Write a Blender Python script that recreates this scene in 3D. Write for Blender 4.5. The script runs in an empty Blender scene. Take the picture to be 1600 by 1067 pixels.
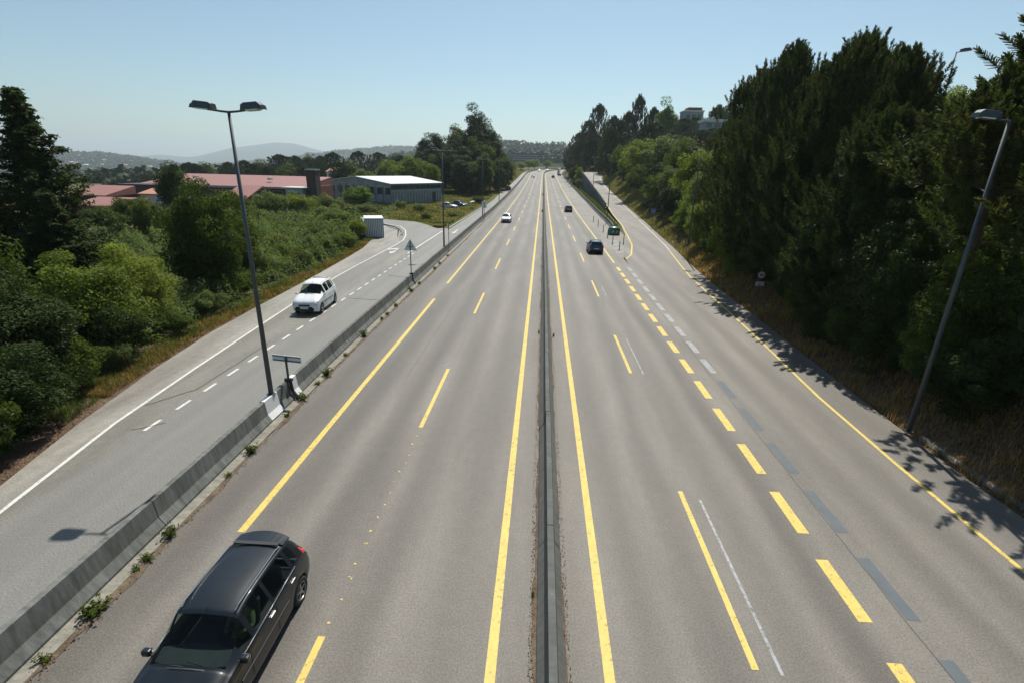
import bpy, math, random
import numpy as np
from mathutils import Vector, Matrix
rnd = random.Random(7)
RS = np.random.RandomState
scene = bpy.context.scene
COL = scene.collection
R_ = math.radians

# ------------------------------------------------------------------ helpers
def mesh_obj(name, verts, faces, mats, parent=None, fm=None, smooth=False, uv=None):
    me = bpy.data.meshes.new(name)
    V = np.asarray(verts, dtype=np.float32).reshape(-1, 3)
    if isinstance(faces, np.ndarray):
        n, k = faces.shape
        me.vertices.add(len(V)); me.vertices.foreach_set('co', V.ravel())
        me.loops.add(n*k); me.loops.foreach_set('vertex_index', faces.astype(np.int32).ravel())
        me.polygons.add(n)
        me.polygons.foreach_set('loop_start', np.arange(0, n*k, k, dtype=np.int32))
        me.update(calc_edges=True)
    else:
        me.from_pydata([tuple(map(float, v)) for v in V], [], [tuple(f) for f in faces])
    if not isinstance(mats, (list, tuple)): mats = [mats]
    for m in mats: me.materials.append(m)
    if fm is not None: me.polygons.foreach_set('material_index', np.asarray(fm, dtype=np.int32))
    if smooth: me.polygons.foreach_set('use_smooth', np.ones(len(me.polygons), dtype=bool))
    if uv is not None:
        l = me.uv_layers.new(name='road')
        vi = np.empty(len(me.loops), dtype=np.int32); me.loops.foreach_get('vertex_index', vi)
        l.data.foreach_set('uv', np.asarray(uv, dtype=np.float32)[vi].ravel())
    me.update()
    o = bpy.data.objects.new(name, me); COL.objects.link(o)
    if parent is not None: o.parent = parent
    return o

def tag(o, label=None, cat=None, group=None, kind=None):
    if label: o['label'] = label
    if cat: o['category'] = cat
    if group: o['group'] = group
    if kind: o['kind'] = kind
    return o

def empty(name, loc, rz=0.0, label=None, cat=None, group=None):
    o = bpy.data.objects.new(name, None); COL.objects.link(o)
    o.location = loc; o.rotation_euler = (0, 0, rz); o.empty_display_size = .3
    return tag(o, label, cat, group)

def copy_tree(o, parent=None):
    c = o.copy(); COL.objects.link(c); c.parent = parent
    for ch in list(o.children): copy_tree(ch, c)
    return c

class MB:
    """collects simple solids into one mesh"""
    def __init__(s): s.v = []; s.f = []
    def add(s, vs, fs):
        n = len(s.v); s.v += [tuple(v) for v in vs]; s.f += [tuple(i+n for i in f) for f in fs]; return s
    def box(s, c, d, rz=0.0, M=None):
        hx, hy, hz = d[0]/2, d[1]/2, d[2]/2
        vs = [Vector((x, y, z)) for z in (-hz, hz) for x, y in ((-hx, -hy), (hx, -hy), (hx, hy), (-hx, hy))]
        rm = M if M else Matrix.Rotation(rz, 3, 'Z')
        vs = [rm @ v + Vector(c) for v in vs]
        return s.add(vs, [(3, 2, 1, 0), (4, 5, 6, 7), (0, 1, 5, 4), (1, 2, 6, 5), (2, 3, 7, 6), (3, 0, 4, 7)])
    def tube(s, pts, rads, n=10, cap=True):
        pts = [Vector(p) for p in pts]
        if not isinstance(rads, (list, tuple)): rads = [rads]*len(pts)
        base = len(s.v); prev = None
        for i, p in enumerate(pts):
            t = (pts[min(i+1, len(pts)-1)]-pts[max(i-1, 0)]).normalized()
            a = prev if prev is not None else (Vector((1, 0, 0)) if abs(t.x) < .9 else Vector((0, 1, 0)))
            u = (a - t*a.dot(t)).normalized(); w = t.cross(u); prev = u
            for k in range(n):
                an = 2*math.pi*k/n
                s.v.append(tuple(p + (u*math.cos(an)+w*math.sin(an))*rads[i]))
        for i in range(len(pts)-1):
            for k in range(n):
                a = base+i*n+k; b = base+i*n+(k+1) % n
                s.f.append((a, b, b+n, a+n))
        if cap:
            s.f.append(tuple(base+k for k in range(n))[::-1]); s.f.append(tuple(base+(len(pts)-1)*n+k for k in range(n)))
        return s
    def prism(s, poly, axis, a, b):
        """poly: 2d points; extruded along axis 'x','y','z' from a to b"""
        def P(p, t):
            return {'x': (t, p[0], p[1]), 'y': (p[0], t, p[1]), 'z': (p[0], p[1], t)}[axis]
        n = len(poly)
        return s.add([P(p, a) for p in poly]+[P(p, b) for p in poly],
                     [tuple(range(n))[::-1], tuple(range(n, 2*n))]+[(i, (i+1) % n, (i+1) % n+n, i+n) for i in range(n)])
    def lathe(s, prof, c, axis='x', n=24):
        """prof: (t along axis, radius)"""
        base = len(s.v)
        for t, r in prof:
            for k in range(n):
                a = 2*math.pi*k/n; p, q = r*math.cos(a), r*math.sin(a)
                v = {'x': (t, p, q), 'y': (p, t, q), 'z': (p, q, t)}[axis]
                s.v.append((v[0]+c[0], v[1]+c[1], v[2]+c[2]))
        for i in range(len(prof)-1):
            for k in range(n):
                a = base+i*n+k; b = base+i*n+(k+1) % n
                s.f.append((a, b, b+n, a+n))
        return s
    def build_each(s, name, mat, parent=None, nv=8, nf=6):
        """one object for each solid of nv corners"""
        for k in range(len(s.v)//nv):
            mesh_obj(name, s.v[k*nv:(k+1)*nv], [tuple(i-k*nv for i in f) for f in s.f[k*nf:(k+1)*nf]], mat, parent)
    def build(s, name, mat, parent=None, smooth=False, bevel=0):
        o = mesh_obj(name, s.v, s.f, mat, parent, smooth=smooth)
        if bevel:
            m = o.modifiers.new('Bevel', 'BEVEL'); m.width = bevel; m.segments = 2; m.limit_method = 'ANGLE'
        return o

# ------------------------------------------------------------------ materials
def new_mat(name):
    m = bpy.data.materials.new(name); m.use_nodes = True
    nt = m.node_tree; b = nt.nodes['Principled BSDF']
    return m, nt, b
def N(nt, t, **kw):
    n = nt.nodes.new(t)
    for k, v in kw.items():
        if k in n.inputs: n.inputs[k].default_value = v
        else: setattr(n, k, v)
    return n
def noise(nt, vec, scale, detail=4, rough=.6):
    n = N(nt, 'ShaderNodeTexNoise'); n.inputs['Scale'].default_value = scale
    n.inputs['Detail'].default_value = detail; n.inputs['Roughness'].default_value = rough
    if vec is not None: nt.links.new(vec, n.inputs['Vector'])
    return n.outputs['Fac']
def ramp(nt, fac, stops):
    n = N(nt, 'ShaderNodeValToRGB'); el = n.color_ramp.elements
    while len(el) < len(stops): el.new(.5)
    for e, (p, c) in zip(el, stops):
        e.position = p; e.color = (c, c, c, 1) if not hasattr(c, '__len__') else (*c, 1)
    nt.links.new(fac, n.inputs[0]); return n.outputs[0]
def mixc(nt, fac, a, b, mode='MIX'):
    n = N(nt, 'ShaderNodeMix'); n.data_type = 'RGBA'; n.blend_type = mode
    for s, v in ((n.inputs[0], fac), (n.inputs[6], a), (n.inputs[7], b)):
        if hasattr(v, 'default_value') or hasattr(v, 'is_linked'): nt.links.new(v, s)
        elif hasattr(v, '__len__'): s.default_value = (*v, 1)
        else: s.default_value = v
    return n.outputs[2]
def math_(nt, op, a, b=0.0, c=None, clamp=False):
    n = N(nt, 'ShaderNodeMath'); n.operation = op; n.use_clamp = clamp
    for i, v in enumerate((a, b, c)):
        if v is None: continue
        if hasattr(v, 'default_value'): nt.links.new(v, n.inputs[i])
        else: n.inputs[i].default_value = v
    return n.outputs[0]
def bump(nt, b, h, strength=.3, dist=.02):
    n = N(nt, 'ShaderNodeBump'); n.inputs['Strength'].default_value = strength; n.inputs['Distance'].default_value = dist
    nt.links.new(h, n.inputs['Height']); nt.links.new(n.outputs[0], b.inputs['Normal'])
def wpos(nt): return N(nt, 'ShaderNodeNewGeometry').outputs['Position']
def uvxy(nt):
    u = N(nt, 'ShaderNodeUVMap'); u.uv_map = 'road'
    s = N(nt, 'ShaderNodeSeparateXYZ'); nt.links.new(u.outputs[0], s.inputs[0])
    return u.outputs[0], s.outputs[0], s.outputs[1]
def plain(name, col, rough=.6, metal=0.0, var=.12, scale=3.0, bumpy=0.0, coat=0.0, spec=.5):
    m, nt, b = new_mat(name)
    f = noise(nt, N(nt, 'ShaderNodeTexCoord').outputs['Object'], scale)
    c = ramp(nt, f, [(.25, tuple(x*(1-var) for x in col)), (.75, tuple(min(1, x*(1+var)) for x in col))])
    nt.links.new(c, b.inputs['Base Color'])
    b.inputs['Roughness'].default_value = rough; b.inputs['Metallic'].default_value = metal
    b.inputs['Coat Weight'].default_value = coat; b.inputs['Coat Roughness'].default_value = .04
    b.inputs['Specular IOR Level'].default_value = spec
    if bumpy: bump(nt, b, noise(nt, wpos(nt), 25, 5), bumpy, .01)
    return m

def asphalt(name, base, tint, tracks, patch=.2, stain=.25):
    """tracks: list of (offset, half width, brightness factor)"""
    m, nt, b = new_mat(name)
    uv, u, v = uvxy(nt)
    P = wpos(nt)
    mp = N(nt, 'ShaderNodeMapping'); nt.links.new(P, mp.inputs[0]); mp.inputs['Scale'].default_value = (1, .16, 1)
    big = noise(nt, mp.outputs[0], .55, 5)
    med = noise(nt, P, 3.0, 5)
    fine = noise(nt, P, 24, 4, .85)
    fine2 = noise(nt, P, 130, 2, .8)
    c = ramp(nt, big, [(.3, tuple(x*(1-patch) for x in base)), (.7, tuple(x*(1+patch) for x in tint))])
    wob = math_(nt, 'MULTIPLY', math_(nt, 'SUBTRACT', noise(nt, mp.outputs[0], .3, 2), .5), 1.1)
    uu = math_(nt, 'ADD', u, wob)
    for off, hw, k in tracks:
        d = math_(nt, 'ABSOLUTE', math_(nt, 'SUBTRACT', uu, off))
        g = math_(nt, 'SUBTRACT', 1.0, math_(nt, 'DIVIDE', d, hw), clamp=True)
        g = math_(nt, 'MULTIPLY', math_(nt, 'SMOOTH_MIN', g, .8, .3), math_(nt, 'ADD', .4, noise(nt, mp.outputs[0], .9, 3)), clamp=True)
        c = mixc(nt, g, c, tuple(x*k for x in base))
    c = mixc(nt, .85, c, ramp(nt, fine, [(.3, .38), (.7, 1.75)]), 'MULTIPLY')
    c = mixc(nt, .5, c, ramp(nt, fine2, [(.3, .6), (.75, 1.5)]), 'MULTIPLY')
    c = mixc(nt, stain, c, ramp(nt, med, [(.3, .75), (.7, 1.2)]), 'MULTIPLY')
    nt.links.new(c, b.inputs['Base Color'])
    # sealed cracks
    b.inputs['Roughness'].default_value = .62; b.inputs['Specular IOR Level'].default_value = .5
    bump(nt, b, math_(nt, 'ADD', fine, math_(nt, 'MULTIPLY', fine2, .6)), .5, .008)
    return m

def paint(name, col, wear=.35, rough=.6):
    m, nt, b = new_mat(name)
    P = wpos(nt)
    w = noise(nt, P, 9, 6, .7); f = noise(nt, P, 60, 3, .7); l = noise(nt, P, 1.3, 3)
    a = math_(nt, 'ADD', math_(nt, 'MULTIPLY', w, .6), math_(nt, 'ADD', math_(nt, 'MULTIPLY', f, .28), math_(nt, 'MULTIPLY', l, .12)))
    k = ramp(nt, a, [(wear, 1.0), (wear+.1, 0.0)])
    c = mixc(nt, k, tuple(x for x in col), (.12, .115, .10))
    c = mixc(nt, .6, c, ramp(nt, noise(nt, P, 2.5, 4), [(.3, .8), (.7, 1.1)]), 'MULTIPLY')
    nt.links.new(c, b.inputs['Base Color']); b.inputs['Roughness'].default_value = rough
    b.inputs['Specular IOR Level'].default_value = .35
    return m

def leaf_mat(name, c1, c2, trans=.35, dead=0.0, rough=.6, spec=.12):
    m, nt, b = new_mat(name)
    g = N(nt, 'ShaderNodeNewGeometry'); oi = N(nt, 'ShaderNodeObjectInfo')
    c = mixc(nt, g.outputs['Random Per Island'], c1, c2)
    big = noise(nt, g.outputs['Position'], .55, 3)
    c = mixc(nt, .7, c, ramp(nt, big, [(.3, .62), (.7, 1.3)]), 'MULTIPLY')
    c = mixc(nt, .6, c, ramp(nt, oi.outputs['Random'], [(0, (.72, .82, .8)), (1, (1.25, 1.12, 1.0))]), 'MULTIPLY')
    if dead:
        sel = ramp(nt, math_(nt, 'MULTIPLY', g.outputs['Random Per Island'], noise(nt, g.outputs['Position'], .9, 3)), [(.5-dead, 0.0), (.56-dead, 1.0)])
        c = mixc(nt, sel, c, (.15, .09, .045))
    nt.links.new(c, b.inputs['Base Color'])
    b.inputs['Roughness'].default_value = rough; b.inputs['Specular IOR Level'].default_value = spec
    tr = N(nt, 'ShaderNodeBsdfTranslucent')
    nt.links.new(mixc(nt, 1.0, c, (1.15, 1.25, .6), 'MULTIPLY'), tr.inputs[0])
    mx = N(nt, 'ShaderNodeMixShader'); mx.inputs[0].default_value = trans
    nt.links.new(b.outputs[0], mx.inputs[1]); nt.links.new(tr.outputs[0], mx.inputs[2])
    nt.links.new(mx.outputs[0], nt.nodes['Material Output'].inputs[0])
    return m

M = {}
M['leaf_mid'] = leaf_mat('foliage_mid', (.055, .085, .015), (.12, .15, .034), .44)
M['leaf_olive'] = leaf_mat('foliage_olive', (.12, .16, .026), (.21, .245, .055), .5)
M['leaf_grey'] = leaf_mat('foliage_grey_green', (.10, .13, .042), (.19, .215, .09), .42)
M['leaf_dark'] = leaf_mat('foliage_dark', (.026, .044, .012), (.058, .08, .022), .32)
M['leaf_bright'] = leaf_mat('foliage_bright', (.08, .15, .022), (.14, .21, .04), .42)
M['needle'] = leaf_mat('pine_needles', (.024, .042, .012), (.085, .105, .036), .34, dead=.02)
M['needle_far'] = leaf_mat('pine_needles_far', (.026, .048, .02), (.05, .074, .028), .25)
M['bramble'] = leaf_mat('bramble_leaves', (.11, .15, .045), (.23, .27, .11), .42, dead=.03)
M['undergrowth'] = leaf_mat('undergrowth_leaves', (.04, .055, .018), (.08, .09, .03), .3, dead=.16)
M['drygrass'] = leaf_mat('dry_grass', (.18, .105, .036), (.44, .30, .12), .35)
M['straw'] = leaf_mat('straw_grass', (.22, .19, .07), (.40, .33, .15), .3)
M['greengrass'] = leaf_mat('green_grass', (.085, .12, .026), (.18, .2, .055), .3)
M['litter'] = leaf_mat('dry_litter', (.06, .035, .024), (.22, .15, .11), 0.05)
M['bark'] = plain('bark', (.07, .05, .036), .9, var=.4, scale=8, bumpy=.6)
M['bark_pale'] = plain('pale_bark', (.2, .17, .13), .9, var=.3, scale=5, bumpy=.5)
M['asph_main'] = asphalt('motorway_asphalt', (.128, .115, .098), (.156, .140, .119),
    [(-1.5, .7, .74), (-3.15, .7, .72), (-4.9, .7, .60), (-6.6, .75, .64), (-8.5, 1.1, .58), (2.35, .6, .76), (3.9, .65, .66), (5.5, .7, .76), (6.75, .65, .50), (.5, .9, .76)], stain=.3)
M['asph_exit'] = asphalt('exit_lane_asphalt', (.131, .118, .101), (.154, .139, .119), [(9.6, .6, .76), (11.2, .6, .78), (13.1, .7, .82)], stain=.3)
M['asph_side'] = asphalt('service_road_asphalt', (.158, .153, .139), (.176, .170, .154), [(-11.1, .45, 1.04), (-12.7, .45, .95)], patch=.08, stain=.15)
M['asph_old'] = asphalt('old_lane_asphalt', (.155, .148, .125), (.185, .175, .15), [(-15.6, 1.2, .85)], patch=.25, stain=.5)
M['pave'] = asphalt('worn_verge_pavement', (.2, .185, .16), (.24, .225, .195), [], patch=.25, stain=.6)
M['yellow'] = paint('yellow_road_paint', (.66, .49, .12), .37)
M['white'] = paint('white_road_paint', (.62, .62, .58), .36)
M['ghost'] = paint('removed_white_marking', (.098, .116, .13), .35)
M['ghost_w'] = paint('faded_white_marking', (.36, .37, .38), .42)
M['seal'] = plain('joint_seal', (.07, .066, .06), .8)
M['galv'] = plain('galvanised_steel', (.085, .10, .105), .55, .5, var=.15)
M['alu'] = plain('aluminium_sheet', (.72, .75, .72), .55, .0, var=.08)
M['white_paint'] = plain('white_painted_plate', (.7, .71, .7), .5, 0, var=.06)
M['black_steel'] = plain('dark_steel', (.025, .028, .03), .5, .3)
M['rubber'] = plain('tyre_rubber', (.018, .018, .018), .85)
M['rim'] = plain('alloy_rim', (.35, .36, .37), .3, .8, var=.05)
M['plastic'] = plain('black_plastic', (.02, .021, .023), .55)
M['seatcloth'] = plain('seat_cloth', (.05, .055, .065), .9)
M['chrome'] = plain('bright_trim', (.7, .72, .72), .18, .9, var=.03)
M['red_lamp'] = plain('red_lamp_lens', (.5, .02, .02), .15, 0, coat=.6)
M['clear_lamp'] = plain('clear_lamp_lens', (.55, .57, .58), .12, .3, coat=.5)
M['plate'] = plain('blank_plate', (.6, .6, .56), .5)

def concrete(name, col, streak=.5):
    m, nt, b = new_mat(name)
    P = wpos(nt)
    mp = N(nt, 'ShaderNodeMapping'); nt.links.new(P, mp.inputs[0]); mp.inputs['Scale'].default_value = (1, 2.2, .35)
    st = noise(nt, mp.outputs[0], 2.6, 6, .7); sp = noise(nt, P, 1.1, 5)
    c = ramp(nt, st, [(.3, tuple(x*(1-streak) for x in col)), (.62, col), (.8, tuple(x*1.15 for x in col))])
    c = mixc(nt, .6, c, ramp(nt, sp, [(.3, .7), (.7, 1.15)]), 'MULTIPLY')
    c = mixc(nt, .4, c, ramp(nt, noise(nt, P, 55, 3), [(.3, .75), (.7, 1.2)]), 'MULTIPLY')
    nt.links.new(c, b.inputs['Base Color']); b.inputs['Roughness'].default_value = .9
    b.inputs['Specular IOR Level'].default_value = .25
    bump(nt, b, noise(nt, P, 22, 5), .3, .008)
    return m
M['conc'] = concrete('barrier_concrete', (.19, .195, .18), .55)
M['conc_med'] = concrete('median_concrete', (.135, .14, .13), .3)
M['conc_light'] = concrete('gutter_concrete', (.3, .285, .24), .45)
M['stonewall'] = concrete('dark_wall_concrete', (.12, .14, .14), .6)

def soil_mat():
    m, nt, b = new_mat('soil')
    P = wpos(nt)
    c = ramp(nt, noise(nt, P, 2.2, 6, .7), [(.3, (.06, .04, .025)), (.5, (.12, .085, .055)), (.72, (.2, .16, .11))])
    c = mixc(nt, .6, c, ramp(nt, noise(nt, P, 40, 3), [(.3, .6), (.7, 1.4)]), 'MULTIPLY')
    nt.links.new(c, b.inputs['Base Color']); b.inputs['Roughness'].default_value = .95
    bump(nt, b, noise(nt, P, 18, 6), .8, .03)
    return m
M['soil'] = soil_mat()
def ground_mat():
    m, nt, b = new_mat('ground_earth_and_grass')
    P = wpos(nt)
    big = noise(nt, P, .12, 5); med = noise(nt, P, .9, 6, .7); fine = noise(nt, P, 12, 5, .75)
    c = ramp(nt, med, [(.28, (.045, .06, .018)), (.45, (.085, .095, .03)), (.6, (.16, .13, .06)), (.78, (.22, .17, .09))])
    c = mixc(nt, ramp(nt, big, [(.35, 0.0), (.65, .75)]), c, (.07, .085, .03))
    c = mixc(nt, .8, c, ramp(nt, fine, [(.3, .5), (.7, 1.5)]), 'MULTIPLY')
    nt.links.new(c, b.inputs['Base Color']); b.inputs['Roughness'].default_value = .95
    b.inputs['Specular IOR Level'].default_value = .1
    bump(nt, b, fine, .9, .06)
    return m
M['ground'] = ground_mat()
def bank_mat():
    m, nt, b = new_mat('reddish_bank_earth')
    P = wpos(nt)
    c = ramp(nt, noise(nt, P, 1.4, 6, .7), [(.28, (.05, .03, .017)), (.5, (.12, .07, .04)), (.66, (.17, .11, .065)), (.8, (.09, .09, .03))])
    c = mixc(nt, .7, c, ramp(nt, noise(nt, P, 16, 5, .75), [(.3, .5), (.7, 1.5)]), 'MULTIPLY')
    nt.links.new(c, b.inputs['Base Color']); b.inputs['Roughness'].default_value = .95
    bump(nt, b, noise(nt, P, 9, 6, .7), .9, .08)
    return m
M['bank'] = bank_mat()
def wood_mat():
    m, nt, b = new_mat('distant_wooded_land')
    P = wpos(nt)
    vo = N(nt, 'ShaderNodeTexVoronoi'); nt.links.new(P, vo.inputs['Vector']); vo.inputs['Scale'].default_value = .055
    big = noise(nt, P, .004, 6); med = noise(nt, P, .02, 5)
    c = ramp(nt, med, [(.3, (.014, .026, .014)), (.55, (.028, .045, .022)), (.72, (.06, .07, .035))])
    c = mixc(nt, ramp(nt, big, [(.5, 0.0), (.62, .6)]), c, (.07, .085, .045))
    c = mixc(nt, .8, c, ramp(nt, vo.outputs['Distance'], [(.0, 1.3), (.8, .5)]), 'MULTIPLY')
    nt.links.new(c, b.inputs['Base Color']); b.inputs['Roughness'].default_value = 1.0
    b.inputs['Specular IOR Level'].default_value = .05
    return m
M['woodland'] = wood_mat()

# ------------------------------------------------------------------ layout tables (metres; +Y along the motorway)
def tab(xs, ys): return lambda t: np.interp(t, xs, ys)
zmain = tab([0, 110, 160, 214, 260, 305, 360, 420, 500, 600, 800], [0, 0, .5, 1.6, 2.8, 4.1, 5.7, 7.3, 8.6, 9.3, 9.6])
zramp = tab([0, 80, 100, 120, 138, 160, 185, 210, 225], [0, 0, .35, 1.0, 1.85, 3.2, 5.3, 7.2, 7.8])
rampL = tab([53.6, 63.2, 72.7, 87, 106, 116, 134, 149, 169, 186, 208, 214], [9.0, 10.94, 12.2, 13.5, 14.3, 14.8, 15.5, 15.8, 15.9, 15.85, 15.75, 16.1])
edgeR = tab([-30, 13.4, 19, 28.4, 46, 64, 81, 95, 107, 133, 162, 179, 196, 205], [12.1, 12.1, 12.13, 12.8, 13.7, 15.84, 17.2, 18.0, 18.5, 19.5, 19.7, 19.9, 20.9, 23.5])
asphR = tab([-30, 12.7, 16, 28, 46, 64, 81, 95, 107, 133, 162, 179, 196, 205, 226, 240, 260, 700], [14.0, 14.0, 13.8, 14.3, 15.0, 16.6, 17.9, 18.8, 19.2, 20.1, 20.3, 20.6, 21.8, 24.5, 24.5, 14.0, 12.8, 12.8])
asphL = tab([-30, 0, 8, 11, 17.5, 26, 38, 50, 56.5, 63, 66, 75, 86, 103, 132, 197, 400, 700], [-12.2, -12.9, -14.3, -15.2, -16.9, -18.1, -18.6, -19.4, -20, -21.4, -21.6, -14.2, -13.6, -13.6, -13.3, -13.6, -13.6, -13.6])
whiteL = tab([-30, 0, 5, 10.2, 15.8, 27.6, 38, 46, 53.4, 58.1], [-11.4, -12.2, -13.1, -14.08, -15.11, -16.1, -16.85, -17.0, -16.95, -17.0])
barL = tab([-30, 0, 7, 14, 25, 40, 60, 100, 200, 700], [-9.4, -9.45, -9.56, -9.72, -10.0, -10.1, -10.25, -10.45, -10.75, -10.75])
SC, RC = 330.0, 400.0
def road(s, off):
    """motorway coordinates: s along, off to the right"""
    if s < SC: return (off, s)
    a = (s-SC)/RC
    return (RC-(RC-off)*math.cos(a), SC+(RC-off)*math.sin(a))
def sta(a, b):
    base = sorted(set([a, b]+[float(v) for v in np.arange(math.ceil(a/5)*5, b, 5.0)]))
    return [s for s in base if a <= s <= b]

def smooth01(t): t = np.clip(t, 0, 1); return t*t*(3-2*t)
RIDGES = [  # Y0, half width, (X table at Y0), (crest table), floor
    (2500., 650., [-6000, -2900, -2514, -2380, -2182, -2053, -1892, -1732, -1500, 9000], [30, 26, 17, 17, 15, 3, -14, -31, -45, -60]),
    (3500., 800., [-9000, -2600, -2424, -1964, -1599, -1331, -1067, -851, -723, 9000], [-60, -60, -47, -15, 36, 72, 98, 102, 88, 60]),
    (9000., 1500., [-16000, -9000, -7506, -6781, -6203, -5474, -4656, -4317, -3875, -3203, -1000, 9000], [-20, -60, -3, 67, 27, 200, 311, 298, 193, 120, 40, 40]),
    (1300., 330., [-1500, -600, -333, -236, -141, -102, -32, 46, 154, 600, 2500], [-50, -30, 24, 47, 55, 59, 56, 53, 50, 60, 80]),
]
def terrain(X, Y):
    X = np.asarray(X, float); Y = np.asarray(Y, float)
    # road coordinates beyond the bend
    dx, dy = RC-X, Y-SC
    dist = np.hypot(dx, dy)
    bend = (Y > SC) & (Y < 760) & (X > -300) & (X < 350)
    s = np.where(bend, SC+RC*np.arctan2(dy, np.maximum(dx, 1e-3)), Y)
    off = np.where(bend, RC-dist, X)
    zm = zmain(np.clip(s, 0, 800)); z = zm-.06
    # left land
    dl = asphL(s)-.5-off
    lump = .25*np.sin(X*.21+1.3)*np.cos(Y*.17)+.12*np.sin(X*.53)*np.sin(Y*.41)
    zl = zm-.06-.35*smooth01(dl/5)+lump*smooth01(dl/10)-.045*np.clip(dl-28, 0, 1000)
    zl = np.maximum(zl, -46)
    # side street stays level
    st = (Y > 58) & (Y < 96) & (X > -75)
    zl = np.where(st, np.maximum(np.minimum(zl, -.08), -.35), zl)
    z = np.where(dl > 0, zl, z)
    # right land
    zr = np.where(Y < 225, zramp(np.clip(Y, 0, 225)), zm)
    e = off-asphR(s)-.6
    k = 1+.55*smooth01((Y-100)/110)
    bank = k*(.58*np.clip(e, 0, 14)+.14*np.clip(e-14, 0, 62))
    zb = zr-.06+bank+lump*1.4*smooth01(e/8)
    z = np.where(e > 0, zb, z)
    under = (Y > 53) & (Y < 226) & (off > rampL(np.clip(Y, 53, 214))) & (e <= 0)
    t = smooth01((off-rampL(np.clip(Y, 53, 214))-.1)/2.0)
    z = np.where(under, zm-.06+(zr-zm)*t, z)
    cut = (Y > 198) & (Y < 226) & (X > 15.5)
    z = np.where(cut, np.minimum(z, np.where(X > 18, 7.1+.0*X, z)), z)
    # far country
    far = np.full_like(z, -48.0)
    cen = np.interp(Y, [0, 500, 700, 1000, 1300, 3000], [9, 9, 15, 30, 20, -20])
    a = np.abs(X)/np.maximum(Y, 1)
    far = far+(cen-far)*smooth01(1-(np.abs(X+0)-120)/np.maximum(260+.15*Y, 1))
    for Y0, w, xt, zt in RIDGES:
        q = X/np.maximum(Y, 1)*Y0
        crest = np.interp(q, xt, zt)
        g = np.exp(-((Y-Y0)/w)**2)
        rough = 1+.0*X
        wav = (4*np.sin(X*.013+Y*.004)+3*np.sin(X*.031)*np.cos(Y*.02))*(Y0 < 5000)*.5
        far = np.maximum(far, -60+(crest+60)*g+wav*g)
    fb = smooth01((np.hypot(X, Y)-430)/350)
    z = z*(1-fb)+far*fb
    return z

# ------------------------------------------------------------------ ground sheet
def axis(segs):
    out = [segs[0][0]]
    for a, b, st0, st1 in segs:
        x = a
        while x < b-1e-6:
            t = (x-a)/(b-a); st = st0*(st1/st0)**t
            x = min(b, x+st)
            out.append(x)
    return np.array(out)
xp = axis([(0, 45, .9, 1.2), (45, 120, 1.2, 6), (120, 900, 6, 60), (900, 16000, 60, 500)])
xs = np.concatenate([-xp[::-1][:-1], xp])
ys = axis([(-60, -10, 8, 2), (-10, 130, 1.2, 1.6), (130, 420, 1.8, 4), (420, 1500, 5, 28), (1500, 15000, 30, 350)])
GX, GY = np.meshgrid(xs, ys)
GZ = terrain(GX, GY)
nx, ny = len(xs), len(ys)
idx = np.arange(nx*ny).reshape(ny, nx)
F = np.stack([idx[:-1, :-1], idx[:-1, 1:], idx[1:, 1:], idx[1:, :-1]], -1).reshape(-1, 4)
cx = (GX[:-1, :-1]+GX[1:, 1:])/2; cy = (GY[:-1, :-1]+GY[1:, 1:])/2
fm = (np.hypot(cx, cy) > 600).astype(int)
fm[(cx > 13.2) & (cx < 21) & (cy < 75) & (cy > -40)] = 2
fm[(cx > -22) & (cx < -12) & (cy < 30) & (cy > -40)] = 2
fm = fm.ravel()
g = mesh_obj('ground', np.stack([GX, GY, GZ], -1).reshape(-1, 3), F, [M['ground'], M['woodland'], M['bank']], fm=fm, smooth=True)
tag(g, kind='structure')
def gz(x, y): return float(terrain(np.array([x]), np.array([y]))[0])

# ------------------------------------------------------------------ roads
def strip(name, s_list, offs, mat, dz=0.0, zf=None, parent=None, kind='structure'):
    """offs: list of functions/values from left to right"""
    V = []; UV = []; n = len(offs)
    for s in s_list:
        for o in offs:
            of = float(o(s)) if callable(o) else o
            x, y = road(s, of)
            z = float((zf or zmain)(s))+dz
            V.append((x, y, z)); UV.append((of, s))
    F = [(i*n+j, i*n+j+1, (i+1)*n+j+1, (i+1)*n+j) for i in range(len(s_list)-1) for j in range(n-1)]
    o = mesh_obj(name, V, F, mat, parent, uv=UV)
    if kind: tag(o, kind=kind)
    return o
S_all = sta(-30, 640)
strip('motorway', S_all, [lambda s: barL(s)+.1, -7, -4, 0, 4, 8, lambda s: 9.0 if s < 53.6 else 12.2 if s > 75 else 9.0+(s-53.6)/21.4*3.2], M['asph_main'])
strip('exit_lane', [s for s in sta(-30, 53.6)], [9.0, 11, lambda s: asphR(s)], M['asph_exit'], 0.0)
strip('exit_ramp', sta(53.6, 205), [lambda s: min(float(rampL(s)), 9.0+(s-53.6)/21.4*3.2) if s < 75 else float(rampL(s)), lambda s: (float(rampL(s))+float(asphR(s)))/2, lambda s: asphR(s)], M['asph_exit'], 0.0, zf=zramp)
# end of the ramp bending right
V = []; UV = []
for (a, b, z) in [((15.75, 205), (24.5, 205), 6.82), ((15.8, 212), (30, 207.5), 7.35), ((17.5, 219), (36, 210), 7.6), ((23, 224), (42, 211), 7.75), ((34, 227), (60, 212), 7.9), ((75, 229), (75, 213), 8.0)]:
    V += [(*a, z), (*b, z)]; UV += [(a[0], a[1]), (b[0], b[1])]
tag(mesh_obj('ramp_bend', V, [(2*i, 2*i+1, 2*i+3, 2*i+2) for i in range(5)], M['asph_exit'], uv=UV), kind='structure')
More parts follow.
